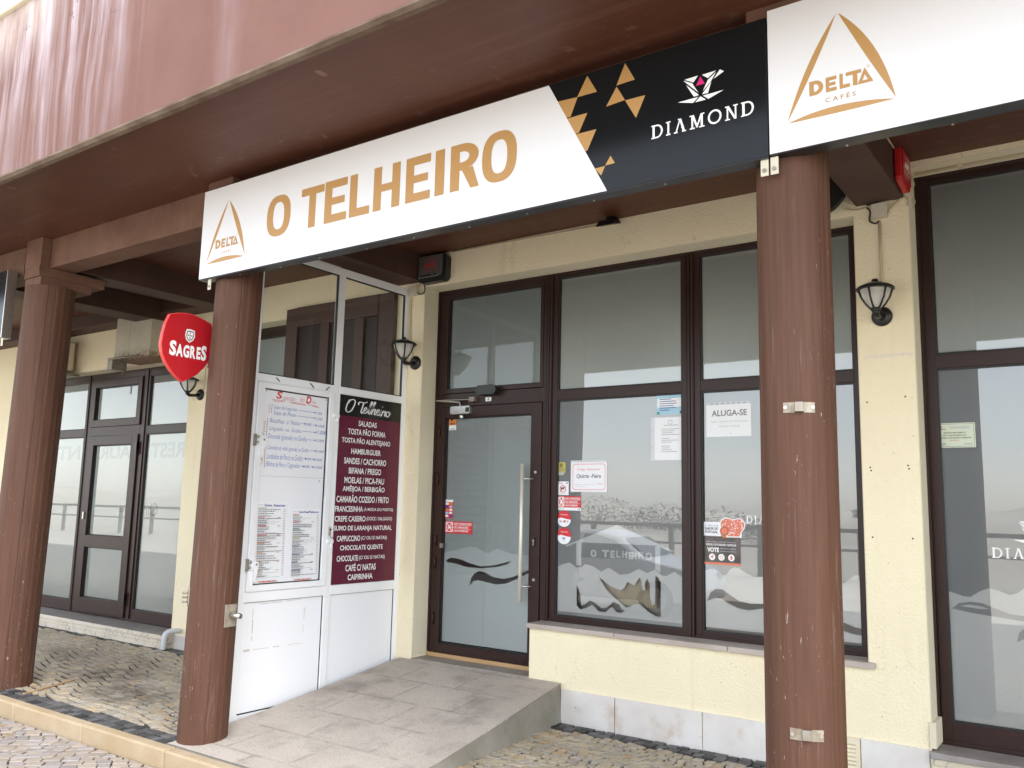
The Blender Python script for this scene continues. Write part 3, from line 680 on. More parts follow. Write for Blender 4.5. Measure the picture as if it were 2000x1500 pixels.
q = MB(); q.box(-5.17, -3.96, .19, .26, .292, .326, 'tan_wood'); q.build('threshold', B, bevel=.003, label='tan wooden strip under the door')

# soffit, fascia (parapet), beams
q = MB(); q.box(-30, 20, -3.148, .0, 3.895, 4.02, 'brown_soffit'); q.build('soffit', B)
q = MB(); q.box(-30, 20, -3.20, -3.15, 3.848, 5.135, 'pink_fascia'); q.build('fascia', B)
q = MB(); q.prism([(-3.206, 3.850), (-3.206, 3.838), (-3.186, 3.822), (-3.152, 3.822), (-3.152, 3.850)], -30, 20, 'concrete_lip', 'x'); q.build('fascia_lip', B)
q = MB(); q.box(-30, 20, -3.235, -3.03, 5.135, 5.20, 'cream_cap'); q.build('parapet_cap', B, bevel=.012)
q = MB(); q.box(-30, 20, -2.15, -1.93, 3.63, 3.90, 'brown_beam'); q.build('beam', B, bevel=.006)
q = MB(); q.box(-30, -8.1, -.26, 0, 3.73, 3.90, 'dark_beam'); q.build('beam', B, bevel=.006)
for x0, x1, st in ((-8.02, -7.72, 1), (-5.52, -5.22, 0), (-1.372, -1.072, 0), (-9.36, -9.0, 2)):
    q = MB(); q.box(x0, x1, -1.93, .0, 3.655, 3.90, 'dark_beam'); q.build('beam', B, bevel=.006)

def column(cx, cy, ztop, k=1., lean=0., base=0.):
    n = 144; V = []; zs = [-.16, 0, .6, 1.4, 2.2, ztop-.08, ztop]
    def rad(a, zz):
        r_ = .1660-.003*zz/3.4
        d = (math.degrees(a)+90+180) % 360-180            # 0 faces the street
        d -= 12
        if abs(d) > 50:
            f = ((abs(d)-50) % 17)/17; r_ -= .0035+.0032*(f if f < .88 else (1-f)/.12*.88)
        elif abs(d) > 47: r_ -= .0035
        return r_*k
    for zz in zs:
        for j in range(n):
            a = 2*math.pi*j/n; r_ = rad(a, max(zz, 0)); V.append((cx+base+lean*zz+r_*math.cos(a), cy+r_*math.sin(a), zz))
    q = MB(); q.faces(V, [(i*n+j, i*n+(j+1) % n, (i+1)*n+(j+1) % n, (i+1)*n+j) for i in range(len(zs)-1) for j in range(n)]+[tuple((len(zs)-1)*n+j for j in range(n))], 'brown_column')
    return q
CC = [(-7.875, -2.05, 1.27, .034, -.12), (-5.192, -2.05, 1., .022, -.02), (-1.163, -2.05, 1., 0., 0.)]
for i, (cx, cy, k, ln, ba) in enumerate(CC):
    c_ = column(cx, cy, 3.47, k, ln, ba).build('column', B)
    q = MB(); q.box(cx-.14, cx+.14, cy-.17, cy+.30, 3.47, 3.545, 'brown_beam'); q.box(cx-.14, cx+.14, cy-.185, cy+.42, 3.545, 3.63, 'brown_beam')
    q.box(cx-.14, cx+.14, cy-.185, cy-.10, 3.63, 3.90, 'brown_beam'); q.build('capital', c_, bevel=.006)
q = MB(); q.box(-8.27, -8.115, -2.10, -1.85, -.15, 3.47, 'brown_column'); q.build('pilaster', B, bevel=.02, label='narrow brown pilaster behind the leftmost column')

# ---- window units -------------------------------------------------
FY0, FY1, PY, FILMY = .205, .265, .232, .2365
def pane(mb, x0, x1, z0, z1, y=PY, m='window_glass'):
    mb.flat = True; mb.poly([(x0, y, z0), (x1, y, z0), (x1, y, z1), (x0, y, z1)], m)
def gasket(mb, x0, x1, z0, z1): mb.frame(x0, x1, z0, z1, .010, .010, .010, .010, FY0+.008, FY1-.004, 'black_gasket')
def film_sheet(parent, loops_list, name='frosted_film', label=None):
    f = Flat(Pwall(FILMY))
    for lp, m in loops_list: f.put(lp, m)
    return f.build(name, parent, label=label)
def rc(x0, x1, z0, z1): return [(x0, z0), (x1, z0), (x1, z1), (x0, z1)]

LIGHTA = [(-3.833,1.142),(-3.779,1.165),(-3.724,1.177),(-3.663,1.141),(-3.617,1.147),(-3.577,1.172),(-3.511,1.161),(-3.433,1.121),(-3.369,1.158),(-3.267,1.109),(-3.192,1.119),(-3.107,1.163),(-3.034,1.135),(-2.965,1.166),(-2.914,1.126),(-2.873,1.124),(-2.809,1.159),(-2.742,1.122),(-2.742,0.788),(-3.833,0.788)]
HOLE1 = [(-3.452,1.076),(-3.393,0.997),(-3.323,0.937),(-3.254,0.893),(-3.214,0.862),(-3.130,0.898),(-3.094,0.901),(-3.022,0.849),(-2.962,0.823),(-2.921,0.821),(-2.920,1.073),(-2.944,1.11),(-2.965,1.12),(-2.966,0.912),(-2.992,0.899),(-3.010,0.961),(-3.012,1.056),(-3.034,1.095),(-3.052,1.064),(-3.046,1.006),(-3.076,1.004),(-3.082,1.073),(-3.100,1.098),(-3.143,1.036),(-3.205,1.059),(-3.223,1.015),(-3.260,0.990),(-3.342,1.012)]
RIB = [(-3.657,1.006),(-3.620,0.925),(-3.615,0.847),(-3.573,0.862),(-3.534,0.893),(-3.489,0.880),(-3.430,0.841),(-3.379,0.851),(-3.323,0.899),(-3.272,0.887),(-3.253,0.850),(-3.222,0.840),(-3.253,0.821),(-3.297,0.825),(-3.335,0.862),(-3.392,0.814),(-3.449,0.817),(-3.514,0.861),(-3.560,0.835),(-3.619,0.816),(-3.655,0.844)]
ROOF = [(-3.295,1.491),(-2.814,1.312),(-2.822,1.301),(-2.962,1.345),(-3.619,1.343),(-3.666,1.337),(-3.756,1.301),(-3.767,1.312)]
LIGHTB = [(-2.562,1.183),(-2.529,1.198),(-2.497,1.200),(-2.465,1.181),(-2.429,1.157),(-2.402,1.162),(-2.375,1.203),(-2.344,1.219),(-2.308,1.215),(-2.256,1.185),(-2.204,1.163),(-2.135,1.165),(-2.050,1.202),(-1.951,1.143),(-1.788,1.194),(-1.671,1.139),(-1.582,1.161),(-1.554,1.186),(-1.515,1.215),(-1.485,1.217),(-1.469,1.209),(-1.469,0.780),(-2.134,0.782),(-2.562,0.782)]
SWB = [(-2.554,0.967),(-2.526,1.028),(-2.485,1.058),(-2.435,1.058),(-2.382,1.026),(-2.312,0.986),(-2.225,0.972),(-2.135,0.980),(-2.037,1.008),(-1.873,0.989),(-1.716,0.924),(-1.589,0.901),(-1.526,0.880),(-1.475,0.875),(-1.475,0.833),(-1.535,0.834),(-1.591,0.847),(-1.733,0.884),(-1.875,0.942),(-2.038,0.968),(-2.135,0.950),(-2.243,0.926),(-2.321,0.936),(-2.383,0.960),(-2.436,0.989),(-2.490,0.995)]
LIGHTR = [(-0.979,1.145),(-0.949,1.153),(-0.877,1.130),(-0.836,1.127),(-0.783,1.165),(-0.731,1.189),(-0.681,1.178),(-0.623,1.155),(-0.583,1.169),(-0.547,1.199),(-0.473,1.231),(-0.381,1.195),(-0.287,1.233),(-.15,1.19),(0,1.23),(.15,1.18),(.15,.385),(-0.979,0.385)]
SWR = [(-0.943,1.051),(-0.900,1.086),(-0.837,1.099),(-0.776,1.096),(-0.697,1.066),(-0.628,1.044),(-0.556,1.038),(-0.483,1.046),(-.35,1.08),(-.35,1.06),(-0.485,1.019),(-0.557,1.007),(-0.679,1.018),(-0.830,1.032)]
SWRin = [(-0.895,1.069),(-0.848,1.081),(-0.787,1.077),(-0.732,1.063),(-0.787,1.060)]
SWR2 = [(-0.598,0.884),(-0.585,0.939),(-0.545,0.976),(-0.490,0.927),(-.30,.88),(-.30,.85),(-0.492,0.884),(-0.548,0.911)]
DW = [(-5.049,1.192),(-4.950,1.212),(-4.853,1.237),(-4.758,1.258),(-4.678,1.257),(-4.614,1.226),(-4.551,1.210),(-4.506,1.231),(-4.453,1.254),(-4.384,1.237),(-4.293,1.215),(-4.103,1.217),(-4.105,0.425),(-5.049,0.425)]
DS1 = [(-5.021,1.114),(-4.997,1.138),(-4.948,1.152),(-4.850,1.142),(-4.752,1.114),(-4.625,1.093),(-4.471,1.114),(-4.322,1.154),(-4.309,1.145),(-4.351,1.128),(-4.471,1.097),(-4.625,1.079),(-4.767,1.080),(-4.913,1.102)]
DS2 = [(-4.737,0.919),(-4.732,0.987),(-4.694,1.032),(-4.639,1.053),(-4.577,1.045),(-4.499,1.016),(-4.392,1.002),(-4.288,1.025),(-4.172,1.076),(-4.112,1.100),(-4.112,1.078),(-4.200,1.031),(-4.346,0.970),(-4.451,0.951),(-4.574,0.967),(-4.652,0.977),(-4.707,0.964)]

def window_unit(x0, x1, z0, z1, glass, label, wl=.075, wr=.075):
    """frame with a transom; glass = list of (x0,x1,z0,z1) openings from the top down"""
    q = MB(); gx0, gx1 = glass[0][0], glass[0][1]
    q.box(x0, gx0, FY0, FY1, z0, z1, 'brown_frame'); q.box(gx1, x1, FY0, FY1, z0, z1, 'brown_frame')
    zs = [z1]+[z for gl in glass for z in (gl[3], gl[2])]+[z0]
    for i in range(0, len(zs), 2): q.box(gx0, gx1, FY0, FY1, zs[i+1], zs[i], 'brown_frame')
    # raised outer border of the profile
    q.frame(x0, x1, z0, z1, .022, .022, .022, .022, FY0-.012, FY0, 'brown_frame')
    f = q.build('window', B, bevel=.003, label=label)
    for i, gl in enumerate(glass):
        q = MB(); gasket(q, *gl); q.build('gasket', f)
        q = MB(); pane(q, *gl); q.build('pane', f)
    return f
# unit A (beside the door)
GA = (-3.850, -2.728, 2.585, 3.555); GA2 = (-3.850, -2.728, .752, 2.503)
fA = window_unit(-3.925, -2.658, .705, 3.60, [GA, GA2], 'brown framed shop window with the frosted house drawing')
film_sheet(fA, [([rc(-3.842, -2.736, 2.60, 3.547)], 'frosted_film')])
film_sheet(fA, [([rc(-3.842, -2.736, .760, 2.496), HOLE1[::-1], RIB[::-1]], 'frosted_film_low')])
f = Flat(Pwall(FILMY-.0012))
f.put([LIGHTA, HOLE1[::-1], RIB[::-1]], 'frosted_film_light'); f.put([ROOF], 'frosted_film_light')
f.put([[(-3.666,1.336),(-3.619,1.342),(-3.617,1.16),(-3.663,1.16)]], 'frosted_film_light'); f.put([[(-2.966,1.343),(-2.924,1.334),(-2.924,1.145),(-2.966,1.17)]], 'frosted_film_light')
wl_ = [(-3.532,-3.478), (-3.428,-3.365), (-3.352,-3.312), (-3.300,-3.262), (-3.248,-3.205), (-3.190,-3.150), (-3.138,-3.122), (-3.110,-3.062), (-3.048,-2.990)]
jig = random.Random(3)
for ch, (a, b) in zip('OTELHEIRO', wl_): dz = jig.uniform(-.006, .006); bold(f, ch, a, b, 1.236+dz, 1.292+dz, 'frosted_film_light', .30 if ch != 'I' else 1, .24)
f.build('window_lettering_and_reflection', fA, label='pale frosted house, waves and lettering on the glass')
# unit B
GB = (-2.578, -1.470, 2.585, 3.555); GB2 = (-2.578, -1.470, .752, 2.503)
fB = window_unit(-2.652, -1.392, .705, 3.60, [GB, GB2], 'brown framed shop window behind the right column')
film_sheet(fB, [([rc(-2.570, -1.478, 2.60, 3.547)], 'frosted_film')])
film_sheet(fB, [([rc(-2.562, -1.470, .782, 2.496), SWB[::-1]], 'frosted_film_low')])
f = Flat(Pwall(FILMY-.0012)); f.put([LIGHTB, SWB[::-1]], 'frosted_film_light'); f.build('window_lettering_and_reflection', fB, label='pale frosted wave band on the glass')
f = Flat(Pwall(PY-.001)); serif_word(f, 'DIAMOND', -2.246, -1.86, 1.533, 1.588, 'ink_white'); f.build('window_lettering_and_reflection', fB, label='white DIAMOND lettering on the glass')
# right-hand window
GR = (-.965, .20, 2.647, 3.80); GR2 = (-.965, .20, .375, 2.556)
fR = window_unit(-1.045, .27, .243, 3.86, [GR, GR2], 'tall brown framed window at the right end')
window_unit(.275, 1.6, .243, 3.86, [(.35, 1.52, 2.647, 3.80), (.35, 1.52, .375, 2.556)], 'tall brown framed window at the right end')
film_sheet(fR, [([rc(-.950, .19, 2.665, 3.79)], 'frosted_film')])
film_sheet(fR, [([rc(-.955, .19, .385, 2.548)], 'frosted_film_low')])
f = Flat(Pwall(FILMY-.0012)); f.put([LIGHTR, SWR[::-1], SWR2[::-1]], 'frosted_film_light'); f.put([SWRin], 'frosted_film_light'); f.build('window_lettering_and_reflection', fR, label='pale frosted wave band on the glass')
f = Flat(Pwall(PY-.001)); serif_word(f, 'DIAMOND', -.704, -.22, 1.372, 1.434, 'ink_white')
CUP = [[(-1.591,3.632),(-1.523,3.634),(-1.546,3.606)], [(-1.503,3.632),(-1.434,3.634),(-1.474,3.608)], [(-1.433,3.627),(-1.474,3.599),(-1.499,3.551),(-1.460,3.587)],
       [(-1.415,3.634),(-1.396,3.619),(-1.446,3.596)], [(-1.596,3.628),(-1.552,3.604),(-1.522,3.550)], [(-1.583,3.604),(-1.518,3.536),(-1.544,3.535)],
       [(-1.457,3.587),(-1.474,3.534),(-1.503,3.536)], [(-1.625,3.527),(-1.521,3.528),(-1.548,3.505)], [(-1.511,3.528),(-1.484,3.505),(-1.537,3.505)], [(-1.499,3.528),(-1.398,3.529),(-1.472,3.505)]]
ks = .24/.227
for c_ in CUP: f.put([[(-.589+(u+1.625)*ks, 1.462+(v-3.505)*ks) for u, v in c_]], 'ink_white')
f.build('window_lettering_and_reflection', fR, label='white DIAMOND lettering and cup emblem on the glass')
# left shop front (behind the columns)
def slim(x0, x1, glass, label, z0=.155, z1=3.23): return window_unit(x0, x1, z0, z1, glass, label)
f1 = slim(-12.6, -11.22, [(-12.5, -11.29, 2.50, 3.13), (-12.5, -11.29, .29, 2.40)], 'left shop window beside its glazed door')
f2 = slim(-9.90, -8.715, [(-9.83, -9.02, 2.50, 3.13), (-9.83, -9.02, .29, 2.40)], 'left shop window next to the lantern pillar')
for fr, x0, x1 in ((f1, -12.49, -11.30), (f2, -9.82, -9.03)):
    film_sheet(fr, [([rc(x0, x1, 2.51, 3.12)], 'frosted_film')]); film_sheet(fr, [([rc(x0, x1, .30, 2.39)], 'frosted_film')])
def mirrored(parent, t, u0, u1, v0, v1, m, bo=.03):  # reflection of an unseen sign's lettering, painted on the glass as reversed text
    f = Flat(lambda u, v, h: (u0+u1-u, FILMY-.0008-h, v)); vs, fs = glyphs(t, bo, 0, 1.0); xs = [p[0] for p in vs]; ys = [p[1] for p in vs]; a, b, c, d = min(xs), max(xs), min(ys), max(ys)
    pts = [(u0+(x-a)/(b-a)*(u1-u0), v0+(y-c)/(d-c)*(v1-v0)) for x, y in vs]; f.faces([f.P(*p, 2e-4) for p in pts], [tuple(reversed(f.fixn(pts, q_))) for q_ in fs], m); f.build('window_lettering_and_reflection', parent)
mirrored(f2, 'REST', -9.76, -9.06, 2.10, 2.29, 'reflected_letter_film'); mirrored(f1, 'NTE', -12.2, -11.4, 2.10, 2.29, 'reflected_letter_film'); mirrored(f2, 'Chr', -9.80, -9.52, 1.40, 1.56, 'light_grey_ink', 0)
# its door
dq = MB(); dq.frame(-11.215, -9.905, .155, 3.23, .075, .075, .02, .10, FY0, FY1, 'brown_frame'); dq.box(-11.14, -9.98, FY0, FY1, 2.40, 2.52, 'brown_frame')
dq.frame(-11.14, -9.98, 2.52, 3.13, .09, .09, .09, .09, FY0-.02, FY1-.01, 'brown_frame')
dq.frame(-11.13, -9.99, .18, 2.40, .13, .13, .17, .12, FY0-.02, FY1-.01, 'brown_frame'); dq.box(-11.0, -10.12, FY0-.02, FY1-.01, .98, 1.13, 'brown_frame')
d2 = dq.build('shop_door', B, bevel=.003, label='brown framed glazed door of the left shop')
for gl in ((-11.05, -10.07, 2.61, 3.04), (-11.0, -10.12, 1.13, 2.28), (-11.0, -10.12, .35, .98)):
    q = MB(); gasket(q, *gl); q.build('gasket', d2); q = MB(); pane(q, *gl); q.build('pane', d2)
    film_sheet(d2, [([rc(gl[0]+.012, gl[1]-.012, gl[2]+.012, gl[3]-.012)], 'frosted_film')])
mirrored(d2, 'AUR', -10.92, -10.18, 2.10, 2.27, 'reflected_letter_film'); mirrored(d2, 'ina', -10.35, -10.16, 1.43, 1.50, 'light_grey_ink', 0)
q = MB()
for z in (.42, 2.25): q.box(-10.02, -9.965, FY0-.035, FY0-.02, z-.04, z+.04, 'black_plastic'); q.box(-9.99, -9.965, FY0-.04, FY0-.02, z-.10, z+.06, 'black_plastic')
q.build('hinge', d2)
q = MB(); q.box(-11.09, -11.06, FY0-.035, FY0-.02, 1.33, 1.42, 'steel'); q.build('door_handle', d2)
# the small window behind the white screen
f3 = window_unit(-8.19, -6.96, .155, 3.50, [(-8.10, -7.05, 2.4, 3.40), (-8.10, -7.05, .25, 2.3)], 'brown framed window behind the white screen')
film_sheet(f3, [([rc(-8.09, -7.06, 2.41, 3.39)], 'frosted_film')]); film_sheet(f3, [([rc(-8.09, -7.06, .26, 2.29)], 'frosted_film')])

# ---- cafe door ------------------------------------------------------
q = MB(); q.box(-5.185+.006, -5.10, FY0, FY1, .326, 3.594, 'brown_frame'); q.box(-3.99, -3.93, FY0, FY1, .326, 3.594, 'brown_frame')
q.box(-5.10, -3.99, FY0, FY1, 3.55, 3.594, 'brown_frame'); q.box(-5.10, -3.99, FY0, FY1, 2.50, 2.62, 'brown_frame')
q.frame(-5.179, -3.93, .33, 3.594, .018, .02, .01, .02, FY0-.012, FY0, 'brown_frame')
fD = q.build('door_frame', B, bevel=.003)
q = MB(); q.frame(-5.095, -3.995, 2.625, 3.548, .045, .030, .035, .035, FY0-.004, FY1-.01, 'brown_frame'); q.box(-5.0, -4.96, FY0-.006, FY0-.003, 2.636, 2.644, 'black_plastic'); q.box(-4.2, -4.16, FY0-.006, FY0-.003, 2.636, 2.644, 'black_plastic')
fl_ = q.build('window', B, bevel=.003, label='fanlight above the cafe door')
gl = (-5.05, -4.025, 2.66, 3.513); q = MB(); gasket(q, *gl); q.build('gasket', fl_); q = MB(); pane(q, *gl, m='door_glass'); q.build('pane', fl_); film_sheet(fl_, [([rc(gl[0]+.01, gl[1]-.01, gl[2]+.01, gl[3]-.01)], 'frosted_film_mid')])
q = MB(); q.frame(-5.095, -3.995, .335, 2.495, .045, .105, .075, .095, FY0-.012, FY1-.01, 'brown_frame')
D = q.build('door', B, bevel=.004, label='brown framed glass cafe door with long steel handle')
gl = (-5.05, -4.10, .41, 2.40); q = MB(); gasket(q, *gl); q.build('gasket', D); q = MB(); pane(q, *gl, m='door_glass'); q.build('pane', D)
film_sheet(D, [([rc(gl[0]+.004, gl[1]-.01, .425, 2.39), DS1[::-1], DS2[::-1]], 'frosted_film_mid')])
f = Flat(Pwall(FILMY-.0012)); f.put([DW, DS1[::-1], DS2[::-1]], 'frosted_film_door'); f.build('window_lettering_and_reflection', D, label='pale frosted waves with two clear swooshes')
q = MB(); hx = -4.138; hy = FY0-.075
q.tube([(hx, hy, .845), (hx, hy, 1.972)], .0165, 'satin_steel', 14)
for z in (.965, 1.848): q.tube([(hx, hy, z), (-4.06, FY0-.012, z)], .009, 'steel', 10)
q.build('handle', D)
q = MB()
for z in (1.02, 1.905): q = MB(); q.lathe([(.014, 0), (.014, -.006), (.009, -.009)], 'steel', (-4.045, FY0-.012, z), 'y', 16); q.build('screw_cap', D)
q = MB(); q.prism(rr(-4.062, -4.034, 1.285, 1.362, .0135), FY0-.022, FY0-.012, 'black_plastic'); q.box(-4.051, -4.045, FY0-.026, FY0-.022, 1.30, 1.335, 'steel'); q.lathe([(.008, 0), (.008, -.005)], 'steel', (-4.048, FY0-.022, 1.340), 'y', 12); q.build('lock', D)
q = MB(); q.box(-5.05, -5.02, FY0-.03, FY0-.012, 1.235, 1.275, 'dark_steel'); q.build('door_stop', D)
q = MB()
for z in (.62, 1.10, 1.30, 1.85, 2.28): q.tube([(-5.112, FY0-.016, z-.05), (-5.112, FY0-.016, z+.05)], .010, 'brown_frame', 10)
q.build('hinge', D)
q = MB(); q.prism(rr(-4.953, -4.73, 2.425, 2.495, .015), FY0-.062, FY0-.013, 'steel'); q.lathe([(.022, 0), (.022, -.03)], 'steel', (-4.84, FY0-.035, 2.418), 'z', 14); q.box(-4.775, -4.735, FY0-.066, FY0-.062, 2.44, 2.48, 'black_plastic')
q.tube([(-4.845, FY0-.05, 2.50), (-4.852, FY0-.05, 2.53), (-5.125, FY0-.055, 2.558)], .008, 'steel', 8); q.tube([(-5.125, FY0-.055, 2.558), (-4.93, FY0-.05, 2.556), (-4.745, FY0-.045, 2.553)], .007, 'steel', 8)
q.box(-4.757, -4.694, FY0-.045, FY0-.0, 2.534, 2.574, 'dark_steel'); q.build('door_closer', D, bevel=.002)
q = MB(); q.box(-4.595, -4.533, FY0-.008, FY0, 2.531, 2.567, 'steel'); q.box(-4.572, -4.555, FY0-.0095, FY0-.008, 2.537, 2.561, 'dark_steel'); q.build('door_plate', D)
q = MB(); q.prism(rr(-4.662, -4.44, 2.583, 2.668, .040, 6), FY0-.075, FY0-.012, 'black_plastic'); q.build('motion_sensor', B, bevel=.012)

# ================================================================== SIGNS
SY = -2.27                                            # face of the fascia signs
def delta_mark(f, ax, az, w_, h_, m, word=True):
    """the three-blade triangle with its lettering; ax,az = lower left corner"""
    P_ = lambda u, v: (ax+u*w_, az+v*h_)
    base = [(-1.113,3.294),(-.669,3.294),(-.890,3.738)]
    k = lambda x, z: P_((x+1.113)/.444, (z-3.294)/.444)
    def blade(a, b, mid_o, mid_i):
        o = spline([a, mid_o, b], 8); i = spline([b, mid_i, a], 8); f.put([[k(*p) for p in o]+[k(*p) for p in i[1:-1]]], m)
    def qb(a, b, co, ci):
        bez = lambda a, c, b: [((1-t)**2*a[0]+2*t*(1-t)*c[0]+t*t*b[0], (1-t)**2*a[1]+2*t*(1-t)*c[1]+t*t*b[1]) for t in [i/12 for i in range(13)]]
        f.put([[k(*p) for p in bez(a, co, b)]+[k(*p) for p in bez(b, ci, a)[1:-1]]], m)
    qb((-1.113,3.294), (-.893,3.738), (-1.030,3.560), (-.985,3.520))
    qb((-.886,3.738), (-.669,3.296), (-.722,3.580), (-.772,3.490))
    qb((-1.110,3.293), (-.671,3.293), (-.905,3.352), (-.900,3.288))
    if word:
        for ch, a, b in (('D', -1.014, -.955), ('E', -.945, -.900), ('L', -.888, -.846), ('T', -.862, -.800)):
            (u0, v0), (u1, v1) = k(a, 3.392), k(b, 3.458)
            if ch == 'T': f.rect(u0, u1-.0, v1-(v1-v0)*.24, v1, m); mid = u0+(u1-u0)*.60; f.rect(mid-(u1-u0)*.15, mid+(u1-u0)*.15, v0, v1-(v1-v0)*.24, m)
            else: bold(f, ch, u0, u1, v0, v1, m, .33, .25)
        f.put([[k(-.816,3.392), k(-.753,3.392), k(-.786,3.460)], [k(-.796,3.405), k(-.786,3.430), k(-.774,3.405)]], m)
        (u0, v0), (u1, v1) = k(-.948, 3.346), k(-.824, 3.366); f.text('CAFÉS', m, u0, u1, v0, v1+(v1-v0)*.3, .012, sp=1.5)
        c = k(-.772, 3.462); f.put(ring(c[0], c[1], .006*w_/.444, .006*w_/.444, .0045*w_/.444, .0045*w_/.444, 2, 16), m)
# --- the long sign
sg = thing('shop_sign', (-3.2, SY, 3.17), 'long white and black shop sign reading O TELHEIRO, fixed between the left and right columns', 'sign')
q = MB(); q.box(-5.320, -1.199, SY+.004, SY+.085, 3.160, 3.822, 'alu_black'); q.build('sign_box', sg, bevel=.002)
f = Flat(Pwall(SY)); f.rect(-5.318, -1.201, 3.166, 3.819, 'sign_black'); f.build('black_panel', sg)
f = Flat(Pwall(SY-.0006)); f.put([[(-5.316,3.168),(-2.004,3.168),(-2.357,3.816),(-5.316,3.816)]], 'sign_white'); f.build('white_panel', sg)
f = Flat(Pwall(SY-.0012))
for ch, a, b, c, d in (('O',-4.601,-4.363,3.349,3.632),('T',-4.262,-4.048,3.353,3.624),('E',-4.040,-3.840,3.353,3.628),('L',-3.816,-3.642,3.353,3.626),('H',-3.612,-3.396,3.354,3.628),
                       ('E',-3.350,-3.160,3.355,3.628),('I',-3.125,-3.056,3.356,3.628),('R',-3.012,-2.812,3.357,3.628),('O',-2.787,-2.554,3.350,3.640)):
    t = {'O': .27, 'T': .30, 'E': .33, 'L': .37, 'H': .30, 'I': 1, 'R': .33}[ch]
    bold(f, ch, a, b, c, d, 'gold', t, .19 if ch != 'R' else .175)
f.build('lettering', sg, label='gold O TELHEIRO lettering')
f = Flat(Pwall(SY-.0012)); delta_mark(f, -5.244, 3.268, .432, .435, 'gold'); f.build('emblem', sg, label='gold triangle emblem with lettering')
f = Flat(Pwall(SY-.0010))
dia = lambda z: -2.357 + (3.816-z)*(.353/.648)
for T_ in ([(-2.123,3.804),(-2.182,3.704),(-2.065,3.702)], [(dia(3.711),3.711),(-2.179,3.704),(-2.221,3.606)], [(dia(3.603),3.603),(-2.120,3.603),(-2.169,3.508)],
           [(dia(3.504),3.504),(-2.067,3.503),(-2.118,3.401)], [(-1.985,3.345),(-2.015,3.300),(-1.960,3.301)], [(dia(3.297),3.297),(-2.015,3.298),(-2.037,3.253)]): f.put([T_], 'gold')
f.put([[(dia(3.603)-.0,3.603),(dia(3.508),3.508),(-2.169,3.508)]], 'gold'); f.put([[(dia(3.503),3.503),(dia(3.401),3.401),(-2.118,3.401)]], 'gold'); f.put([[(dia(3.706),3.706),(dia(3.608),3.608),(-2.221,3.608)]], 'gold')
f.build('triangle_pattern', sg)
f = Flat(Pwall(SY-.0010))
for T_ in ([(-1.906,3.809),(-1.954,3.704),(-1.852,3.708)], [(-1.953,3.698),(-2.012,3.608),(-1.906,3.615)], [(-1.906,3.613),(-1.795,3.611),(-1.845,3.506)]): f.put([T_], 'gold')
f.build('triangle_pattern', sg)
f = Flat(Pwall(SY-.0010))
for c_ in CUP: f.put([c_], 'ink_white')
f.put([[(-1.511,3.627),(-1.533,3.585),(-1.489,3.585)]], 'magenta'); f.build('cup_emblem', sg)
f = Flat(Pwall(SY-.0010)); serif_word(f, 'DIAMOND', -1.760, -1.258, 3.376, 3.444, 'ink_white'); f.build('lettering', sg, label='white DIAMOND lettering')
def sign_brackets(parent, xs):
    for x in xs:
        q = MB(); q.box(x-.018, x+.018, SY+.018, SY+.022, 3.085, 3.165, 'ivory_plastic'); q.build('bracket', parent, bevel=.002)
        q = MB(); q.lathe([(.009, 0), (.009, -.006)], 'dark_steel', (x, SY+.017, 3.11), 'y', 12); q.build('screw', parent)
    q = MB()
    for i in range(9): q.lathe([(.005, 0), (.005, -.004)], 'steel', (xs[0]+.3+i*.4, SY+.05+.015*(i % 2), 3.160), 'z', 8)
    q.build('rivet', parent)
sign_brackets(sg, [-5.215, -1.222])
# --- the right-hand sign
s2 = thing('shop_sign', (.5, SY, 3.17), 'white shop sign with gold triangle emblem, to the right of the black panel', 'sign')
q = MB(); q.box(-1.193, 2.6, SY+.004, SY+.085, 3.168, 3.850, 'alu_black'); q.build('sign_box', s2, bevel=.002)
f = Flat(Pwall(SY)); f.rect(-1.191, 2.598, 3.172, 3.847, 'sign_white'); f.build('white_panel', s2)
f = Flat(Pwall(SY-.0006)); delta_mark(f, -1.113, 3.294, .444, .444, 'gold'); f.build('emblem', s2)
sign_brackets(s2, [-1.178])
# --- the neighbour's black sign, only its end in view
s3 = thing('shop_sign', (-9.6, SY, 3.0), 'end of a black neighbouring sign beside the leftmost column', 'sign')
q = MB(); q.box(-11.5, -8.265, SY+.003, SY+.085, 3.03, 3.66, 'sign_black'); q.build('sign_box', s3, bevel=.002)
q = MB(); q.box(-8.265, -8.250, SY, SY+.085, 3.03, 3.66, 'steel'); q.build('edge_trim', s3)
q = MB(); q.box(-8.29, -8.253, SY+.018, SY+.022, 2.955, 3.035, 'ivory_plastic'); q.build('bracket', s3, bevel=.002)

# --- red shield sign on the left column
SX = -5.345; DYS = -.004
Psh = lambda x: (lambda u, v, h: (x+h, u+DYS, v))
sh = thing('hanging_sign', (SX, -2.3, 2.42), 'red shield shaped projecting sign on the left column', 'sign')
SHIELD = [(-2.452,2.887),(-2.383,2.910),(-2.311,2.920),(-2.237,2.913),(-2.166,2.896),(-2.110,2.875),(-2.098,2.801),(-2.095,2.735),(-2.099,2.677),(-2.116,2.599),(-2.150,2.546),(-2.200,2.494),(-2.256,2.456),(-2.318,2.424),(-2.362,2.448),(-2.411,2.490),(-2.459,2.545),(-2.491,2.605),(-2.504,2.665),(-2.496,2.740),(-2.481,2.815)]
SHs = [tuple(p) for p in spline(SHIELD[:6]+[SHIELD[5]], 3)]
q = MB(); q.prism([(u+DYS, v) for u, v in SHIELD], SX-.032, SX, 'rim_red', 'x'); q.build('sign_box', sh, bevel=.006)
cx_, cz_ = -2.30, 2.68
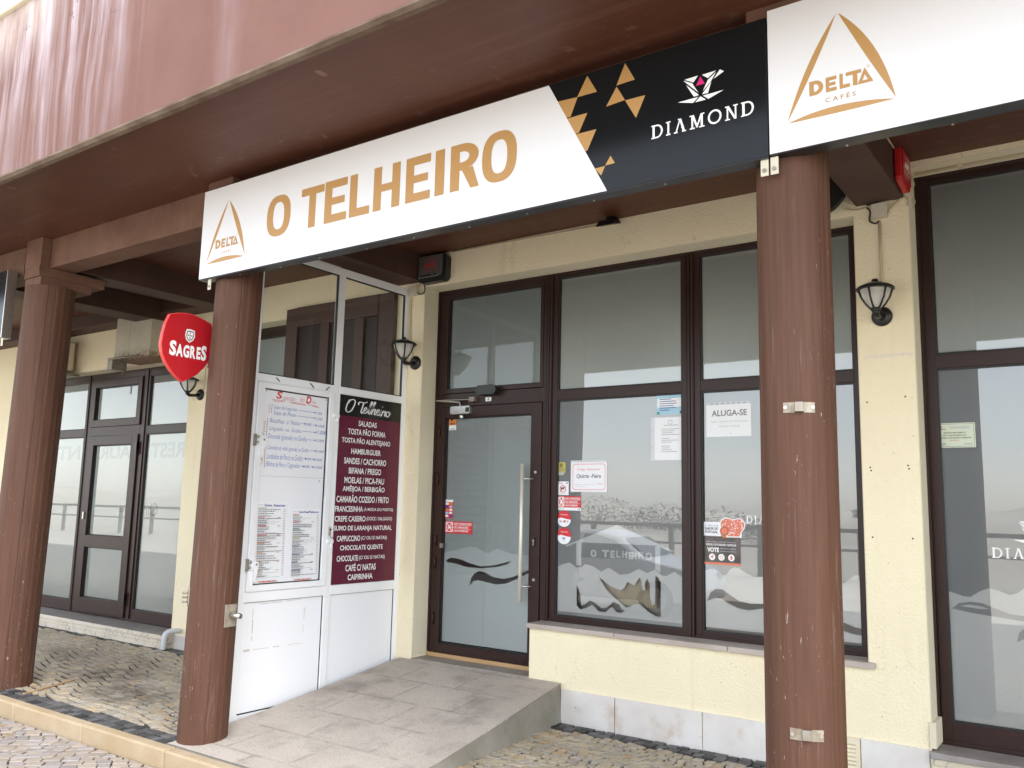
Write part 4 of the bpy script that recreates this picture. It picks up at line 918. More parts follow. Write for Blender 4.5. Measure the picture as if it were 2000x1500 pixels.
for nm, P_, sgn in (('face_panel', Psh(SX+.0015), 1), ('face_panel', lambda u, v, h: (SX-.0335-h, u+DYS, v), -1)):
    f = Flat(P_); f.put([[(cx_+(u-cx_)*.968, cz_+(v-cz_)*.972) for u, v in SHIELD]], 'sign_red'); f.build(nm, sh)
f = Flat(Psh(SX+.0025)); 
ltr = list('SAGRES'); bx_ = [(-2.436,-2.384,2.600,2.706),(-2.384,-2.330,2.600,2.688),(-2.328,-2.280,2.600,2.690),(-2.274,-2.230,2.602,2.690),(-2.222,-2.190,2.602,2.690),(-2.186,-2.142,2.598,2.706)]
for ch, (a, b, c, d) in zip(ltr, bx_): f.text(ch, 'ink_white', a, b, c, d, .045)
f.build('lettering', sh)
f = Flat(Psh(SX+.0025))
EMB = [(-2.312,2.804),(-2.281,2.806),(-2.248,2.800),(-2.245,2.756),(-2.256,2.731),(-2.286,2.708),(-2.313,2.728),(-2.323,2.757),(-2.320,2.785)]
sc_ = lambda k: [(-2.283+(u+2.283)*k, 2.760+(v-2.760)*k) for u, v in EMB]
f.put([sc_(1)], 'ink_white'); f.put([sc_(.78)], 'maroon_ink'); f.put([sc_(.62)], 'ink_white')
for u, v in ((-2.283,2.778),(-2.283,2.760),(-2.283,2.742),(-2.297,2.761),(-2.269,2.759)): f.put([[(u-.005,v+.006),(u+.005,v+.006),(u+.004,v-.003),(u,v-.007),(u-.004,v-.003)]], 'maroon_ink')
f.build('emblem', sh)
q = MB(); q.box(SX-.030, SX-.020, -2.11, -2.046, 2.555, 2.778, 'bracket_red'); q.box(SX-.030, SX+.005, -2.075, -2.046, 2.555, 2.778, 'bracket_red'); q.build('bracket', sh, bevel=.002)
q = MB()
for z in (2.58, 2.625, 2.71, 2.755): q.lathe([(.008, 0), (.008, .005)], 'dark_steel', (SX+.005, -2.058, z), 'x', 10)
q.build('bolt', sh)

# ================================================================== WHITE MENU SCREEN
X0 = -5.36
ws = thing('glazed_screen', (X0, -.85, 0), 'white aluminium windbreak screen with menu boards between the left column and the wall', 'screen')
FD0, FD1 = X0-.045, X0
q = MB(); fb = lambda a, b, c, d, e0=0, e1=0: q.box(FD0+e0, FD1+e1, a, b, c, d, 'white_pvc')
fb(-1.735, -1.665, .01, 3.60); fb(-.885, -.815, .01, 3.60); fb(-.055, .0, .01, 3.60)
for a, b in ((-1.665, -.885), (-.815, -.055)): fb(a, b, 3.535, 3.60); fb(a, b, 2.523, 2.585); fb(a, b, .868, .945); fb(a, b, .012, .072)
q.build('frame', ws, bevel=.004)
for a, b in ((-1.665, -.885), (-.815, -.055)):
    q = MB(); q.flat = True; q.poly([(X0-.02, a, 2.585), (X0-.02, b, 2.585), (X0-.02, b, 3.535), (X0-.02, a, 3.535)], 'thin_glass'); q.build('pane', ws)
    q = MB(); q.frame(a, b, 2.585, 3.535, .008, .008, .008, .008, X0-.030, X0-.010, 'black_gasket', 'x'); q.build('gasket', ws)
    q = MB(); q.box(X0-.03, X0-.016, a, b, .072, .868, 'pvc_panel'); q.build('lower_panel', ws)
    q = MB(); q.frame(a, b, .072, .868, .004, .007, .009, .004, X0-.016, X0-.012, 'black_gasket', 'x'); q.build('gasket', ws)
f = Flat(Pside(X0-.0155))
def mrk(p, w_):
    f = Flat(Pside(X0-.0155)); f.line(p, w_, 'dirt_line'); f.build('dirt_mark', ws)
mrk([(-1.566,.816),(-1.565,.75)], .006); mrk([(-1.564,.74),(-1.562,.64)], .009); mrk([(-1.562,.62),(-1.562,.587)], .007); mrk([(-1.632,.521),(-1.575,.521)], .016)
mrk([(-1.55,.520),(-1.40,.519)], .004); mrk([(-1.36,.519),(-1.30,.519)], .006); mrk([(-1.22,.519),(-1.08,.518)], .003); mrk([(-1.068,.79),(-1.069,.70)], .006); mrk([(-1.07,.66),(-1.07,.60)], .003); mrk([(-1.51,.848),(-1.30,.849)], .004); mrk([(-1.25,.853),(-1.112,.855)], .003)
# framed whiteboard door in the left bay
q = MB(); q.frame(-1.660, -.880, .948, 2.520, .056, .056, .045, .045, X0-.03, X0+.012, 'white_pvc', 'x'); wd_ = q.build('cabinet_door', ws, bevel=.005, label='framed whiteboard door with two levers')
q = MB(); q.box(X0-.026, X0-.012, -1.604, -.936, .993, 2.475, 'whiteboard'); q.build('whiteboard', wd_)
q = MB(); q.frame(-1.604, -.936, .993, 2.475, .003, .010, .008, .009, X0-.012, X0-.006, 'black_gasket', 'x'); q.build('gasket', wd_)
for z in (2.076, 1.147):
    q = MB(); q.prism([(-1.622,z+.02),(-1.588,z+.02),(-1.586,z-.01),(-1.597,z-.10),(-1.603,z-.135),(-1.612,z-.13),(-1.620,z-.02)], X0+.014, X0+.040, 'white_pvc', 'x'); q.lathe([(.009, 0), (.009, .004)], 'dark_steel', (X0+.040, -1.605, z), 'x', 10); q.build('lever', wd_, bevel=.004)
    q = MB(); q.box(X0+.012, X0+.026, -1.655, -1.622, z-.04, z+.03, 'white_pvc'); q.lathe([(.013, 0), (.013, .02)], 'steel', (X0+.012, -1.652, z+.018), 'x', 12); q.lathe([(.010, 0), (.010, .02)], 'steel', (X0+.012, -1.652, z-.022), 'x', 12); q.box(X0+.0, X0+.022, -1.676, -1.660, z-.05, z+.04, 'dark_steel'); q.build('latch', wd_, bevel=.002)
for z in (2.328, 1.30):
    q = MB(); q.box(X0+.0, X0+.028, -.895, -.835, z-.014, z+.014, 'white_pvc'); q.tube([(X0+.016, -.850, z-.05), (X0+.016, -.850, z-.012)], .012, 'white_pvc', 8); q.build('hinge', wd_, bevel=.002)
q = MB(); q.box(X0+.0, X0+.006, -.876, -.846, 1.345, 1.42, 'ivory_plastic'); q.lathe([(.009, 0), (.009, .006)], 'black_plastic', (X0+.006, -.858, 1.395), 'x', 10)
q.tube([(X0+.01, -.866, 1.38), (X0+.02, -.868, 1.34), (X0+.022, -.850, 1.325), (X0+.02, -.828, 1.345)], .003, 'dark_steel', 6); q.build('lock', ws)
q = MB()
for a, b, c, d in ((-1.498,2.566,-1.466,2.541), (-1.154,2.566,-1.115,2.535), (-.944,2.562,-.980,2.533)): q.tube([(X0+.004, a, b), (X0+.006, (a+c)/2, (b+d)/2+.003), (X0+.006, c, d)], .0045, 'black_plastic', 6)
q.build('clip', ws)
# handwriting on the whiteboard
f = Flat(Pside(X0-.0115))
T = lambda t, c, a, b, lo, hi, bo=0., shr=.15: f.text(t, c, a, b, lo, hi, bo, shr)
T('S', 'red_ink', -1.474, -1.414, 2.408, 2.466, .03); T('ugestão', 'red_ink', -1.410, -1.286, 2.395, 2.440, -.012); T('do', 'red_ink', -1.235, -1.190, 2.410, 2.446, -.012); T('D', 'red_ink', -1.173, -1.116, 2.402, 2.462, .04); T('ias', 'red_ink', -1.110, -1.066, 2.409, 2.432, -.01)
for p in ([(-1.513,2.393),(-1.45,2.398),(-1.395,2.397)], [(-1.50,2.385),(-1.405,2.390)], [(-1.345,2.396),(-1.25,2.396),(-1.176,2.391)], [(-1.32,2.389),(-1.18,2.385)], [(-1.155,2.394),(-1.05,2.390)], [(-1.10,2.386),(-1.034,2.381)]): f.line(p, .004, 'red_ink')
rows = [('Sopa de Legumes', -1.491, -1.257, 2.318, 2.356, [(-1.242, -1.075, 2.337)], [('1.70€', -1.062, -.995, 2.324, 2.345)]),
        ('Sopa de Peixe', -1.490, -1.270, 2.272, 2.312, [(-1.262, -1.075, 2.292)], [('2.20€', -1.058, -.988, 2.278, 2.300)]),
        ('Bacalhau  c/ Natas', -1.522, -1.222, 2.218, 2.252, [(-1.213, -1.175, 2.236), (-1.093, -1.060, 2.234)], [('9.00€', -1.170, -1.102, 2.224, 2.246), ('12.00€', -1.052, -.962, 2.222, 2.244)]),
        ('Linguado  na  Grelha', -1.522, -1.206, 2.150, 2.188, [(-1.195, -1.062, 2.176)], [('11.00€', -1.050, -.940, 2.164, 2.196)]),
        ('Dourada (grande) na Grelha', -1.532, -1.142, 2.084, 2.132, [(-1.135, -1.058, 2.112)], [('12.00€', -1.046, -.958, 2.102, 2.124)]),
        ('Costeleta da vitela (grande) na Grelha', -1.532, -1.120, 2.000, 2.042, [(-1.112, -1.050, 2.026)], [('12.00€', -1.040, -.950, 2.014, 2.036)]),
        ('Lombinho de Porco na Grelha', -1.532, -1.178, 1.936, 1.980, [(-1.172, -1.150, 1.958), (-1.082, -1.062, 1.957)], [('8.00€', -1.148, -1.086, 1.947, 1.968), ('10.00€', -1.058, -.970, 1.945, 1.967)]),
        ('Bifinhos de Peru c/ Cogumelos', -1.534, -1.204, 1.868, 1.918, [(-1.198, -1.166, 1.896), (-1.092, -1.070, 1.895)], [('8.00€', -1.158, -1.098, 1.885, 1.907), ('10.00€', -1.062, -.962, 1.884, 1.906)])]
for t, a, b, c, d, ar, pr in rows:
    f.build('handwriting', wd_); f = Flat(Pside(X0-.0115)); T(t, 'blue_ink', a, b, c, d, -.006, .2)
    for u0, u1, v in ar: f.line([(u0, v), (u1, v)], .0032, 'blue_ink'); f.put([[(u1-.002, v+.009), (u1+.014, v), (u1-.002, v-.009)]], 'blue_ink')
    for s_, u0, u1, v0, v1 in pr: T(s_, 'blue_ink', u0, u1, v0, v1, .0, .1)
for a, b, c, d in ((-1.510,2.362,-1.514,2.289), (-1.545,2.248,-1.546,2.109), (-1.553,2.048,-1.548,1.868)): f.line([(a, b), (c, d)], .0045, 'brown_ink')
def vtext(t, u, v0, v1, h_):
    vs, fs = glyphs(t, -.01, 0, 1); xs = [p[0] for p in vs]; ys = [p[1] for p in vs]; a, b, c, d = min(xs), max(xs), min(ys), max(ys)
    pts = [(u-(y-c)/(d-c)*h_, v0+(x-a)/(b-a)*(v1-v0)) for x, y in vs]; f.h += 4e-5; f.faces([f.P(*p, f.h) for p in pts], [f.fixn(pts, q_) for q_ in fs], 'brown_ink')
vtext('Sopas', -1.525, 2.292, 2.360, .020); vtext('Peixes', -1.562, 2.118, 2.225, .026); vtext('Carnes', -1.568, 1.89, 2.00, .024)
f.line([(-1.604, 1.804), (-.946, 1.809)], .0025, 'light_grey_ink')
for u, v in ((-1.573,2.456),(-.960,2.452),(-1.592,1.783),(-.989,1.785)): f.disc(u, v, .006, .006, 'brown_ink' if v > 2 else 'grey_ink', 10)
f.build('handwriting', wd_)
# two paper menus
def paper_menu(u0, u1, v0, v1, title, cols, seed, label):
    r = random.Random(seed)
    f = Flat(Pside(X0-.0095)); f.rect(u0, u1, v0, v1, 'paper')
    W, H = u1-u0, v1-v0
    f.text(title, 'navy_ink', u0+.24*W, u1-.05*W, v1-.062*H, v1-.030*H, .03); f.text('O Telheiro', 'grey_ink', u0+.03*W, u0+.2*W, v1-.05*H, v1-.035*H)
    v = v1-.085*H; i = 0; nxt = 0
    while v > v0+.065*H:
        if i == nxt:
            c = cols[min(nxt//8, len(cols)-1)]; f.rect(u0+.03*W, u0+r.uniform(.22, .36)*W, v, v+.008*H, c)
            if r.random() < .7: f.rect(u0+.70*W, u0+.80*W, v, v+.006*H, c)
            nxt += 8
        else:
            x = u0+.03*W; e = x+r.uniform(.22, .45)*W if r.random() < .6 else x+r.uniform(.5, .86)*W
            while x < e:
                l_ = r.uniform(.03, .09)*W; f.rect(x, min(x+l_, e), v, v+(.0070 if i % 2 else .0048)*H, 'black_ink' if i % 2 else 'light_grey_ink'); x += l_+.012*W
            if i % 2: f.rect(u1-.10*W, u1-.035*W, v, v+.006*H, 'grey_ink')
        v -= r.choice((.0125, .0125, .015))*H; i += 1
    f.rect(u0+.13*W, u1-.22*W, v0+.012*H, v0+.038*H, 'sky_print' if False else 'paper_sleeve')
    for j in range(9): f.disc(u0+(.18+.06*j)*W, v0+.025*H, .010, .005, ('salmon', 'orange', 'label_red')[j % 3], 8)
    o = f.build('paper_menu', label=label, cat='menu', group='printed menus in the whiteboard cabinet'); return o
paper_menu(-1.589, -1.312, .998, 1.612, 'Ementa . Restaurante', ['green_ink', 'label_red', 'label_red', 'label_red', 'orange'], 5, 'taller left printed price list pinned below the handwriting')
paper_menu(-1.250, -.966, .996, 1.562, 'Lanches/Petiscos', ['label_red', 'label_red', 'green_ink', 'yellow_print', 'navy_ink'], 8, 'shorter right printed snack list pinned below the handwriting')
# burgundy menu board in the right bay
mb_ = thing('menu_board', (X0, -.43, .945), 'burgundy menu board with black header and white dish names', 'menu board')
q = MB(); q.box(X0-.03, X0-.006, -.813, -.057, .947, 2.521, 'burgundy'); q.build('panel', mb_)
f = Flat(Pside(X0-.0055)); f.rect(-.812, -.058, 2.345, 2.519, 'board_black'); f.build('header', mb_)
f = Flat(Pside(X0-.0050))
STK = [[(-0.700,2.485),(-0.729,2.438),(-0.738,2.396),(-0.713,2.381),(-0.678,2.396),(-0.645,2.441),(-0.635,2.477),(-0.660,2.489),(-0.695,2.477),(-0.710,2.457)],
[(-0.589,2.450),(-0.594,2.467),(-0.570,2.476),(-0.529,2.474),(-0.488,2.485)],
[(-0.533,2.474),(-0.547,2.434),(-0.561,2.397),(-0.548,2.386),(-0.536,2.399),(-0.508,2.414),(-0.493,2.430),(-0.506,2.438),(-0.525,2.418),(-0.528,2.394),(-0.511,2.389),(-0.491,2.401),(-0.444,2.457),(-0.425,2.486),(-0.438,2.490),(-0.456,2.449),(-0.474,2.399),(-0.461,2.389),(-0.449,2.399),(-0.402,2.467),(-0.387,2.490),(-0.400,2.492),(-0.418,2.447),(-0.435,2.385)],
[(-0.432,2.398),(-0.404,2.431),(-0.387,2.432),(-0.398,2.401),(-0.393,2.387),(-0.377,2.397),(-0.352,2.415),(-0.340,2.431),(-0.353,2.436),(-0.372,2.416),(-0.370,2.393),(-0.350,2.388),(-0.330,2.405),(-0.315,2.434),(-0.328,2.396),(-0.318,2.386),(-0.304,2.398),(-0.288,2.430),(-0.281,2.422),(-0.258,2.430),(-0.269,2.402),(-0.270,2.388),(-0.252,2.400)],
[(-0.218,2.431),(-0.244,2.420),(-0.249,2.395),(-0.233,2.384),(-0.212,2.398),(-0.204,2.421),(-0.218,2.430),(-0.213,2.417),(-0.186,2.413)], [(-0.301,2.465),(-0.294,2.462)]]
for s_ in STK:
    p = spline([(u, 2.437+(v-2.437)*1.05) for u, v in s_], 6) if len(s_) > 2 else [Vector(a) for a in s_]
    f.line(p, lambda t, d: .0065+.0075*abs(d.normalized().y)**1.5, 'ink_white')
f.build('lettering', mb_, label='white brush script O Telheiro')
f = Flat(Pside(X0-.0050))
for t, a, b, v in [("SALADAS",-0.583,-0.362,2.294),("TOSTA PÃO FORMA",-0.701,-0.245,2.216),("TOSTA PÃO ALENTEJANO",-0.768,-0.181,2.135),("HAMBURGUER",-0.654,-0.296,2.052),("SANDES / CACHORRO",-0.730,-0.224,1.971),
    ("BIFANA / PREGO",-0.671,-0.282,1.889),("MOELAS / PICA-PAU",-0.717,-0.239,1.808),("AMÊIJOA / BERBIGÃO",-0.731,-0.228,1.728),("CAMARÃO COZIDO / FRITO",-0.795,-0.170,1.647),("FRANCESINHA|(À MODA DO PORTO)",-0.806,-0.112,1.564),
    ("CREPE CASEIRO|(DOCE / SALGADO)",-0.804,-0.118,1.482),("SUMO DE LARANJA NATURAL",-0.808,-0.118,1.402),("CAPPUCCINO|(C/ OU S/ NATAS)",-0.770,-0.175,1.319),("CHOCOLATE QUENTE",-0.728,-0.221,1.239),("CHOCOLATE|(C/ OU S/ NATAS)",-0.759,-0.191,1.155),("CAFÉ C/ NATAS",-0.656,-0.298,1.077),("CAIPIRINHA",-0.625,-0.333,0.998)]:
    h_ = .0235; f = Flat(Pside(X0-.0050))
    def line_(t, a, b, lo, hi):
        up_ = any(c in t for c in 'ÃÊÉÀ'); f.text(t, 'ink_white', a, b, lo-(.009 if ('/' in t or '(' in t or 'J' in t) else 0)*.6, hi+(.014 if up_ else 0), .020)
    if '|' in t:
        t1, t2 = t.split('|'); n1 = len(t1); n2 = len(t2)*.72; m_ = a+(b-a)*n1/(n1+n2)
        line_(t1, a, m_-.008, v-h_, v+h_); f.text(t2, 'ink_white', m_+.004, b, v-h_*.95, v+h_*.72, .012)
    else: line_(t, a, b, v-h_, v+h_)
    f.build('lettering', mb_)

# brown shutter leaf hung on the wall behind the screen
st = thing('wooden_shutter', (-6.27, 0, .3), 'dark brown panelled shutter leaf fixed to the wall behind the white screen', 'shutter')
q = MB(); q.frame(-7.02, -5.512, .3, 3.585, .17, .19, .2, .20, -.062, -.002, 'shutter_brown'); q.box(-6.50, -6.38, -.060, -.002, .5, 3.385, 'shutter_brown'); q.box(-6.02, -5.90, -.060, -.002, .5, 3.385, 'shutter_brown'); q.build('frame', st, bevel=.004)
q = MB()
for a, b in ((-6.85, -6.50), (-6.38, -6.02), (-5.90, -5.702)): q.box(a, b, -.03, -.003, .5, 3.385, 'shutter_panel')
q.build('panel', st)

# ================================================================== RAMP
q = MB()
xs0, xs1 = -5.31, -3.64
prof = [(-2.25, .010), (-1.95, .030), (-1.6, .066), (-1.0, .148), (-.5, .216), (-.006, .284)]
rp = thing('entrance_ramp', (-4.4, -1.1, 0), 'grey paved concrete ramp up to the cafe door', 'ramp')
xr = lambda y: -3.64+.12*min(1, -y/1.4)
V = []; n = len(prof)
for y, z in prof: V += [(xs0, y, z), (xr(y), y, z), (xs0, y, -.1), (xr(y)+.012, y, -.1)]
q.faces(V, [(4*i, 4*i+1, 4*i+5, 4*i+4) for i in range(n-1)], 'ramp_concrete'); q.build('ramp_top', rp)
q = MB(); V2 = []
for i, (y, z) in enumerate(prof): wv = .004*math.sin(i*2.1); V2 += [(xs0, y, z-.003), (xr(y)-.002+wv, y, z-.003), (xs0, y, -.1), (xr(y)+.014, y, -.1)]
q.faces(V2, [(4*i+1, 4*i+3, 4*i+7, 4*i+5) for i in range(n-1)]+[(4*i, 4*i+4, 4*i+6, 4*i+2) for i in range(n-1)]+[(0, 2, 3, 1)], 'ramp_render'); q.build('ramp_side', rp)

# ================================================================== LANTERNS
def lantern():
    lx, ly = -1.233, -.17
    t = thing('wall_lantern', (lx, 0, 2.889), 'black wall lantern on the pillar right of the right column', 'wall lamp', 'black carriage lanterns along the wall')
    q = MB(); q.lathe([(.064, 0), (.064, -.012), (.055, -.022), (.030, -.030)], 'black_metal', (lx, -.001, 2.889), 'y', 28)
    for a in (0, math.pi): q.lathe([(.005, 0), (.005, -.006)], 'steel', (lx+.045*math.cos(a), -.016, 2.889), 'y', 8)
    q.build('backplate', t)
    q = MB(); q.tube([(lx, -.02, 2.885), (lx, -.09, 2.872), (lx, -.145, 2.868), (lx, -.17, 2.885), (lx, -.17, 2.905)], [.022, .017, .018, .022, .027], 'black_metal', 12); q.build('arm', t)
    q = MB(); q.lathe([(.115, 3.030), (.116, 3.040), (.10, 3.052), (.055, 3.072), (.018, 3.080), (.022, 3.090), (.016, 3.100), (.002, 3.104)], 'black_metal', (lx, ly, 0), 'z', 32); q.lathe([(.106, 3.029), (.02, 3.034)], 'black_metal', (lx, ly, 0), 'z', 32, caps=False); q.build('cap', t)
    pr = [(.028, 2.905), (.058, 2.94), (.082, 2.98), (.097, 3.028)]
    q = MB()
    for i in range(6):
        a = i*math.pi/3+.35; q.tube([(lx+(r_+.002)*math.cos(a), ly+(r_+.002)*math.sin(a), z) for r_, z in pr], .0065, 'black_metal', 6)
    q.lathe([(.030, 2.895), (.034, 2.910), (.028, 2.916)], 'black_metal', (lx, ly, 0), 'z', 18); q.build('cage', t)
    q = MB(); q.lathe([(r_-.003, z) for r_, z in pr], 'lamp_glass', (lx, ly, 0), 'z', 24, caps=False); q.build('shade', t)
    q = MB(); q.lathe([(.004, 2.925), (.013, 2.93), (.013, 2.99), (.006, 3.0)], 'bulb', (lx, ly, 0), 'z', 12); q.build('bulb', t)
    return t
la = lantern()
for dx, dz, lab in ((-5.26+1.233, .009, 'black wall lantern beside the cafe door, next to the white screen'), (-8.487+1.233, -.104, 'farthest black wall lantern, below the red shield sign')):
    c_ = copy_tree(la); c_.location.x += dx; c_.location.z += dz; c_['label'] = lab
# dark soot marks above the lanterns come from use; cables feeding them
def cable(pts, r, m, name, label, cat='cable', group=None):
    q = MB(); q.tube(pts, r, m, 7); return q.build(name, label=label, cat=cat, group=group)
cable([(-1.225, -.008, 3.53), (-1.226, -.008, 3.30), (-1.225, -.008, 2.955)], .010, 'cable_cream', 'cable_conduit', 'cream cable running down the pillar to the right lantern')
cable([(-5.33, -.008, 3.52), (-5.338, -.007, 3.40), (-5.33, -.007, 3.20), (-5.325, -.007, 3.05), (-5.28, -.006, 2.95)], .004, 'cable_cream', 'cable_conduit', 'thin cream cable running down beside the white screen to the lantern')
cable([(-8.42, -.006, 3.62), (-8.421, -.006, 3.2), (-8.425, -.006, 2.85)], .005, 'cable_cream', 'cable_conduit', 'thin cable running down to the farthest lantern')
# junction boxes
q = MB(); q.prism(rr(-1.266, -1.172, 3.545, 3.640, .014), -.045, -.001, 'ivory_plastic'); q.build('junction_box', bevel=.006, label='ivory cable junction box at the top of the right pillar', cat='junction box')
q = MB(); q.prism(rr(-5.335, -5.245, 3.530, 3.625, .012), -.05, -.001, 'ivory_plastic'); q.build('junction_box', bevel=.006, label='ivory cable junction box above the white screen', cat='junction box')
def bundle(paths, label, name='cable_bundle'):
    q = MB()
    for p, r_, m in paths: q.tube([tuple(v) for v in spline3(p)], r_, m, 6)
    return q.build(name, label=label, cat='cables')
def spline3(p, n=5):
    P_ = [Vector(a) for a in p]; P_ = [P_[0]]+P_+[P_[-1]]; o = []
    for i in range(1, len(P_)-2):
        for j in range(n):
            t = j/n; a, b, c, d = P_[i-1:i+3]; o.append(.5*((2*b)+(-a+c)*t+(2*a-5*b+4*c-d)*t*t+(-a+3*b-3*c+d)*t**3))
    return o+[P_[-2]]
bundle([([(-1.44,-.02,3.645),(-1.36,-.012,3.628),(-1.29,-.012,3.640),(-1.20,-.012,3.652),(-1.10,-.014,3.668),(-1.06,-.02,3.70),(-1.055,-.02,3.85),(-1.05,-.02,3.90)], .006, 'cable_cream'),
        ([(-1.30,-.014,3.632),(-1.28,-.016,3.60),(-1.285,-.016,3.54),(-1.25,-.016,3.515),(-1.225,-.014,3.53)], .006, 'cable_black'),
        ([(-1.17,-.016,3.58),(-1.12,-.016,3.63),(-1.07,-.018,3.66),(-1.045,-.018,3.63),(-1.05,-.016,3.60)], .007, 'cable_cream'),
        ([(-1.30,-.012,3.650),(-1.18,-.012,3.660),(-1.08,-.02,3.69),(-1.068,-.02,3.80),(-1.065,-.02,3.90)], .005, 'cable_black')], 'tangled cream and black cables round the beam end above the right lantern')
q = MB(); q.tube([(-1.040, .10, 3.62), (-1.040, .10, 3.83)], .010, 'cable_cream', 8); q.tube([(-1.02, .10, 3.845), (1.6, .10, 3.845)], .010, 'cable_cream', 8)
for x in (-.75, -.1, .6): q.box(x-.014, x+.014, .085, .118, 3.83, 3.86, 'cable_cream')
for z in (3.66, 3.78): q.box(-1.058, -1.025, .085, .118, z-.012, z+.012, 'cable_cream')
q.build('cable_conduit', label='cream conduit clipped along the top of the right window', cat='conduit')
cable([(-4.86, -.008, 3.885), (-4.2, -.009, 3.878), (-3.30, -.008, 3.870)], .006, 'cable_cream', 'cable_conduit', 'thin cream cable along the wall top to the small floodlight')
bundle([([(-5.20,-.03,3.66),(-5.16,-.03,3.60),(-5.17,-.02,3.55),(-5.22,-.02,3.535),(-5.26,-.03,3.56)], .006, 'cable_black'), ([(-5.235,-.012,3.88),(-5.236,-.012,3.7),(-5.24,-.012,3.60)], .006, 'cable_cream')], 'black cable looping from the grey alarm box to its junction box')
# alarm sirens
al = thing('alarm_box', (-5.03, 0, 3.62), 'black and grey alarm siren box above the cafe door', 'alarm')
q = MB(); q.prism(rr(-5.205, -4.875, 3.615, 3.872, .055, 6), -.075, -.002, 'black_plastic'); q.build('housing', al, bevel=.012)
q = MB(); q.prism([(-5.195,3.660),(-4.965,3.660),(-4.925,3.675),(-4.91,3.71),(-4.91,3.862),(-5.195,3.862)], -.088, -.075, 'grey_plastic'); q.build('cover', al, bevel=.006)
q = MB(); q.box(-5.16, -4.98, -.0885, -.076, 3.672, 3.686, 'black_plastic'); q.lathe([(.006, 0), (.006, -.006)], 'steel', (-5.02, -.088, 3.679), 'y', 10); q.build('light_slot', al)
f = Flat(Pwall(-.0885)); f.text('APL', 'red_text', -5.13, -4.975, 3.745, 3.795, .05); f.text('ALARMES', 'red_text', -5.12, -4.98, 3.815, 3.836, .0); f.text('214 820 126', 'red_text', -5.13, -4.975, 3.710, 3.729, 0); f.build('lettering', al)
ra = thing('alarm_box', (-1.072, -.14, 3.70), 'red alarm siren box on the beam side above the right lantern', 'alarm')
RX = -1.070
q = MB(); q.prism([(-.30,3.70),(-.275,3.685),(-.09,3.66),(-.04,3.675),(-.03,3.70),(-.03,3.895),(-.30,3.895)], RX+.002, RX+.045, 'red_alarm', 'x'); q.build('housing', ra, bevel=.010)
q = MB(); q.prism([(-.275,3.712),(-.09,3.690),(-.055,3.70),(-.05,3.74),(-.05,3.89),(-.275,3.89)], RX+.045, RX+.053, 'red_alarm', 'x'); q.build('cover', ra, bevel=.006)
f = Flat(Pside(RX+.0535)); f.text('APL', 'ink_white', -.235, -.09, 3.775, 3.825, .05); f.text('ALARMES', 'ink_white', -.23, -.09, 3.845, 3.863); f.text('214 820 126', 'ink_white', -.235, -.09, 3.740, 3.757); f.build('lettering', ra)
cable([(-1.066, -.16, 3.90), (-1.066, -.30, 3.895), (-1.066, -.55, 3.895)], .005, 'cable_cream', 'cable_conduit', 'thin cable along the beam to the red alarm box')
# small floodlight
fl = thing('floodlight', (-3.20, -.03, 3.80), 'small black floodlight under the soffit above the shop window', 'lamp')
q = MB(); q.box(-3.235, -3.165, -.08, -.002, 3.865, 3.895, 'black_metal'); q.build('bracket', fl, bevel=.003)
q = MB(); P_ = [(-3.285,-.05,3.835),(-3.115,-.05,3.835),(-3.115,-.17,3.800),(-3.285,-.17,3.800),(-3.265,-.04,3.868),(-3.135,-.04,3.868),(-3.135,-.15,3.850),(-3.265,-.15,3.850)]
q.faces(P_, [(0,3,2,1),(4,5,6,7),(0,1,5,4),(1,2,6,5),(2,3,7,6),(3,0,4,7)], 'black_metal'); q.build('housing', fl, bevel=.006)
q = MB(); q.faces([(-3.255,-.080,3.8245),(-3.150,-.080,3.8245),(-3.150,-.145,3.8055),(-3.255,-.145,3.8055)], [(0,3,2,1)], 'lamp_lens'); q.build('lens', fl)
# black loudspeaker tucked behind the right column
sp = thing('loudspeaker', (-1.62, -.2, 3.58), 'round black loudspeaker hung under the beam behind the right column', 'speaker')
q = MB(); q.lathe([(.10, 0), (.19, -.03), (.215, -.10), (.205, -.12)], 'black_plastic', (-1.585, -.06, 3.79), 'y', 32); q.build('housing', sp)
q = MB(); q.lathe([(.20, -.115), (.17, -.118), (.12, -.09), (.02, -.07)], 'alu_black', (-1.585, -.06, 3.79), 'y', 32); q.build('cone', sp)

# ---- metal fittings on the columns
def clasp(z, label):
    t = thing('metal_bracket', (-1.156, -2.21, z), label, 'bracket', 'steel clasps on the right column')
    cx, cy, rr_ = -1.163, -2.05, .1660-.003*z/3.4
    def at_(d, out): a = R(-90+d); return (cx+(rr_+out)*math.cos(a), cy+(rr_+out)*math.sin(a))
    for a0, a1 in ((-4, 12), (25, 42)):
        q = MB(); pts = []
        for d in range(a0, a1+1, 4): pts.append(at_(d, .003))
        P_ = [(x, y, zz) for zz in (z-.022, z+.022) for x, y in pts]; k = len(pts); q.faces(P_, [(i, i+1, i+1+k, i+k) for i in range(k-1)], 'rusty_zinc')
        o = q.build('plate', t); m_ = o.modifiers.new('solid', 'SOLIDIFY'); m_.thickness = .003
    q = MB(); a = at_(12, .0); b = at_(13, .018); c = at_(24, .018); d = at_(25, .0); P_ = []
    for zz in (z-.018, z+.022): P_ += [(*a, zz), (*b, zz), (*c, zz), (*d, zz)]
    q.faces(P_, [(i, i+1, i+5, i+4) for i in range(3)], 'dark_steel'); o = q.build('loop', t); m_ = o.modifiers.new('solid', 'SOLIDIFY'); m_.thickness = .003
    q = MB()
    for d in (0, 38): x, y = at_(d, .006); q.lathe([(.008, -.004), (.008, .0), (.004, .003)], 'steel', (x, y, z), 'y', 10)
    q.build('bolt', t)
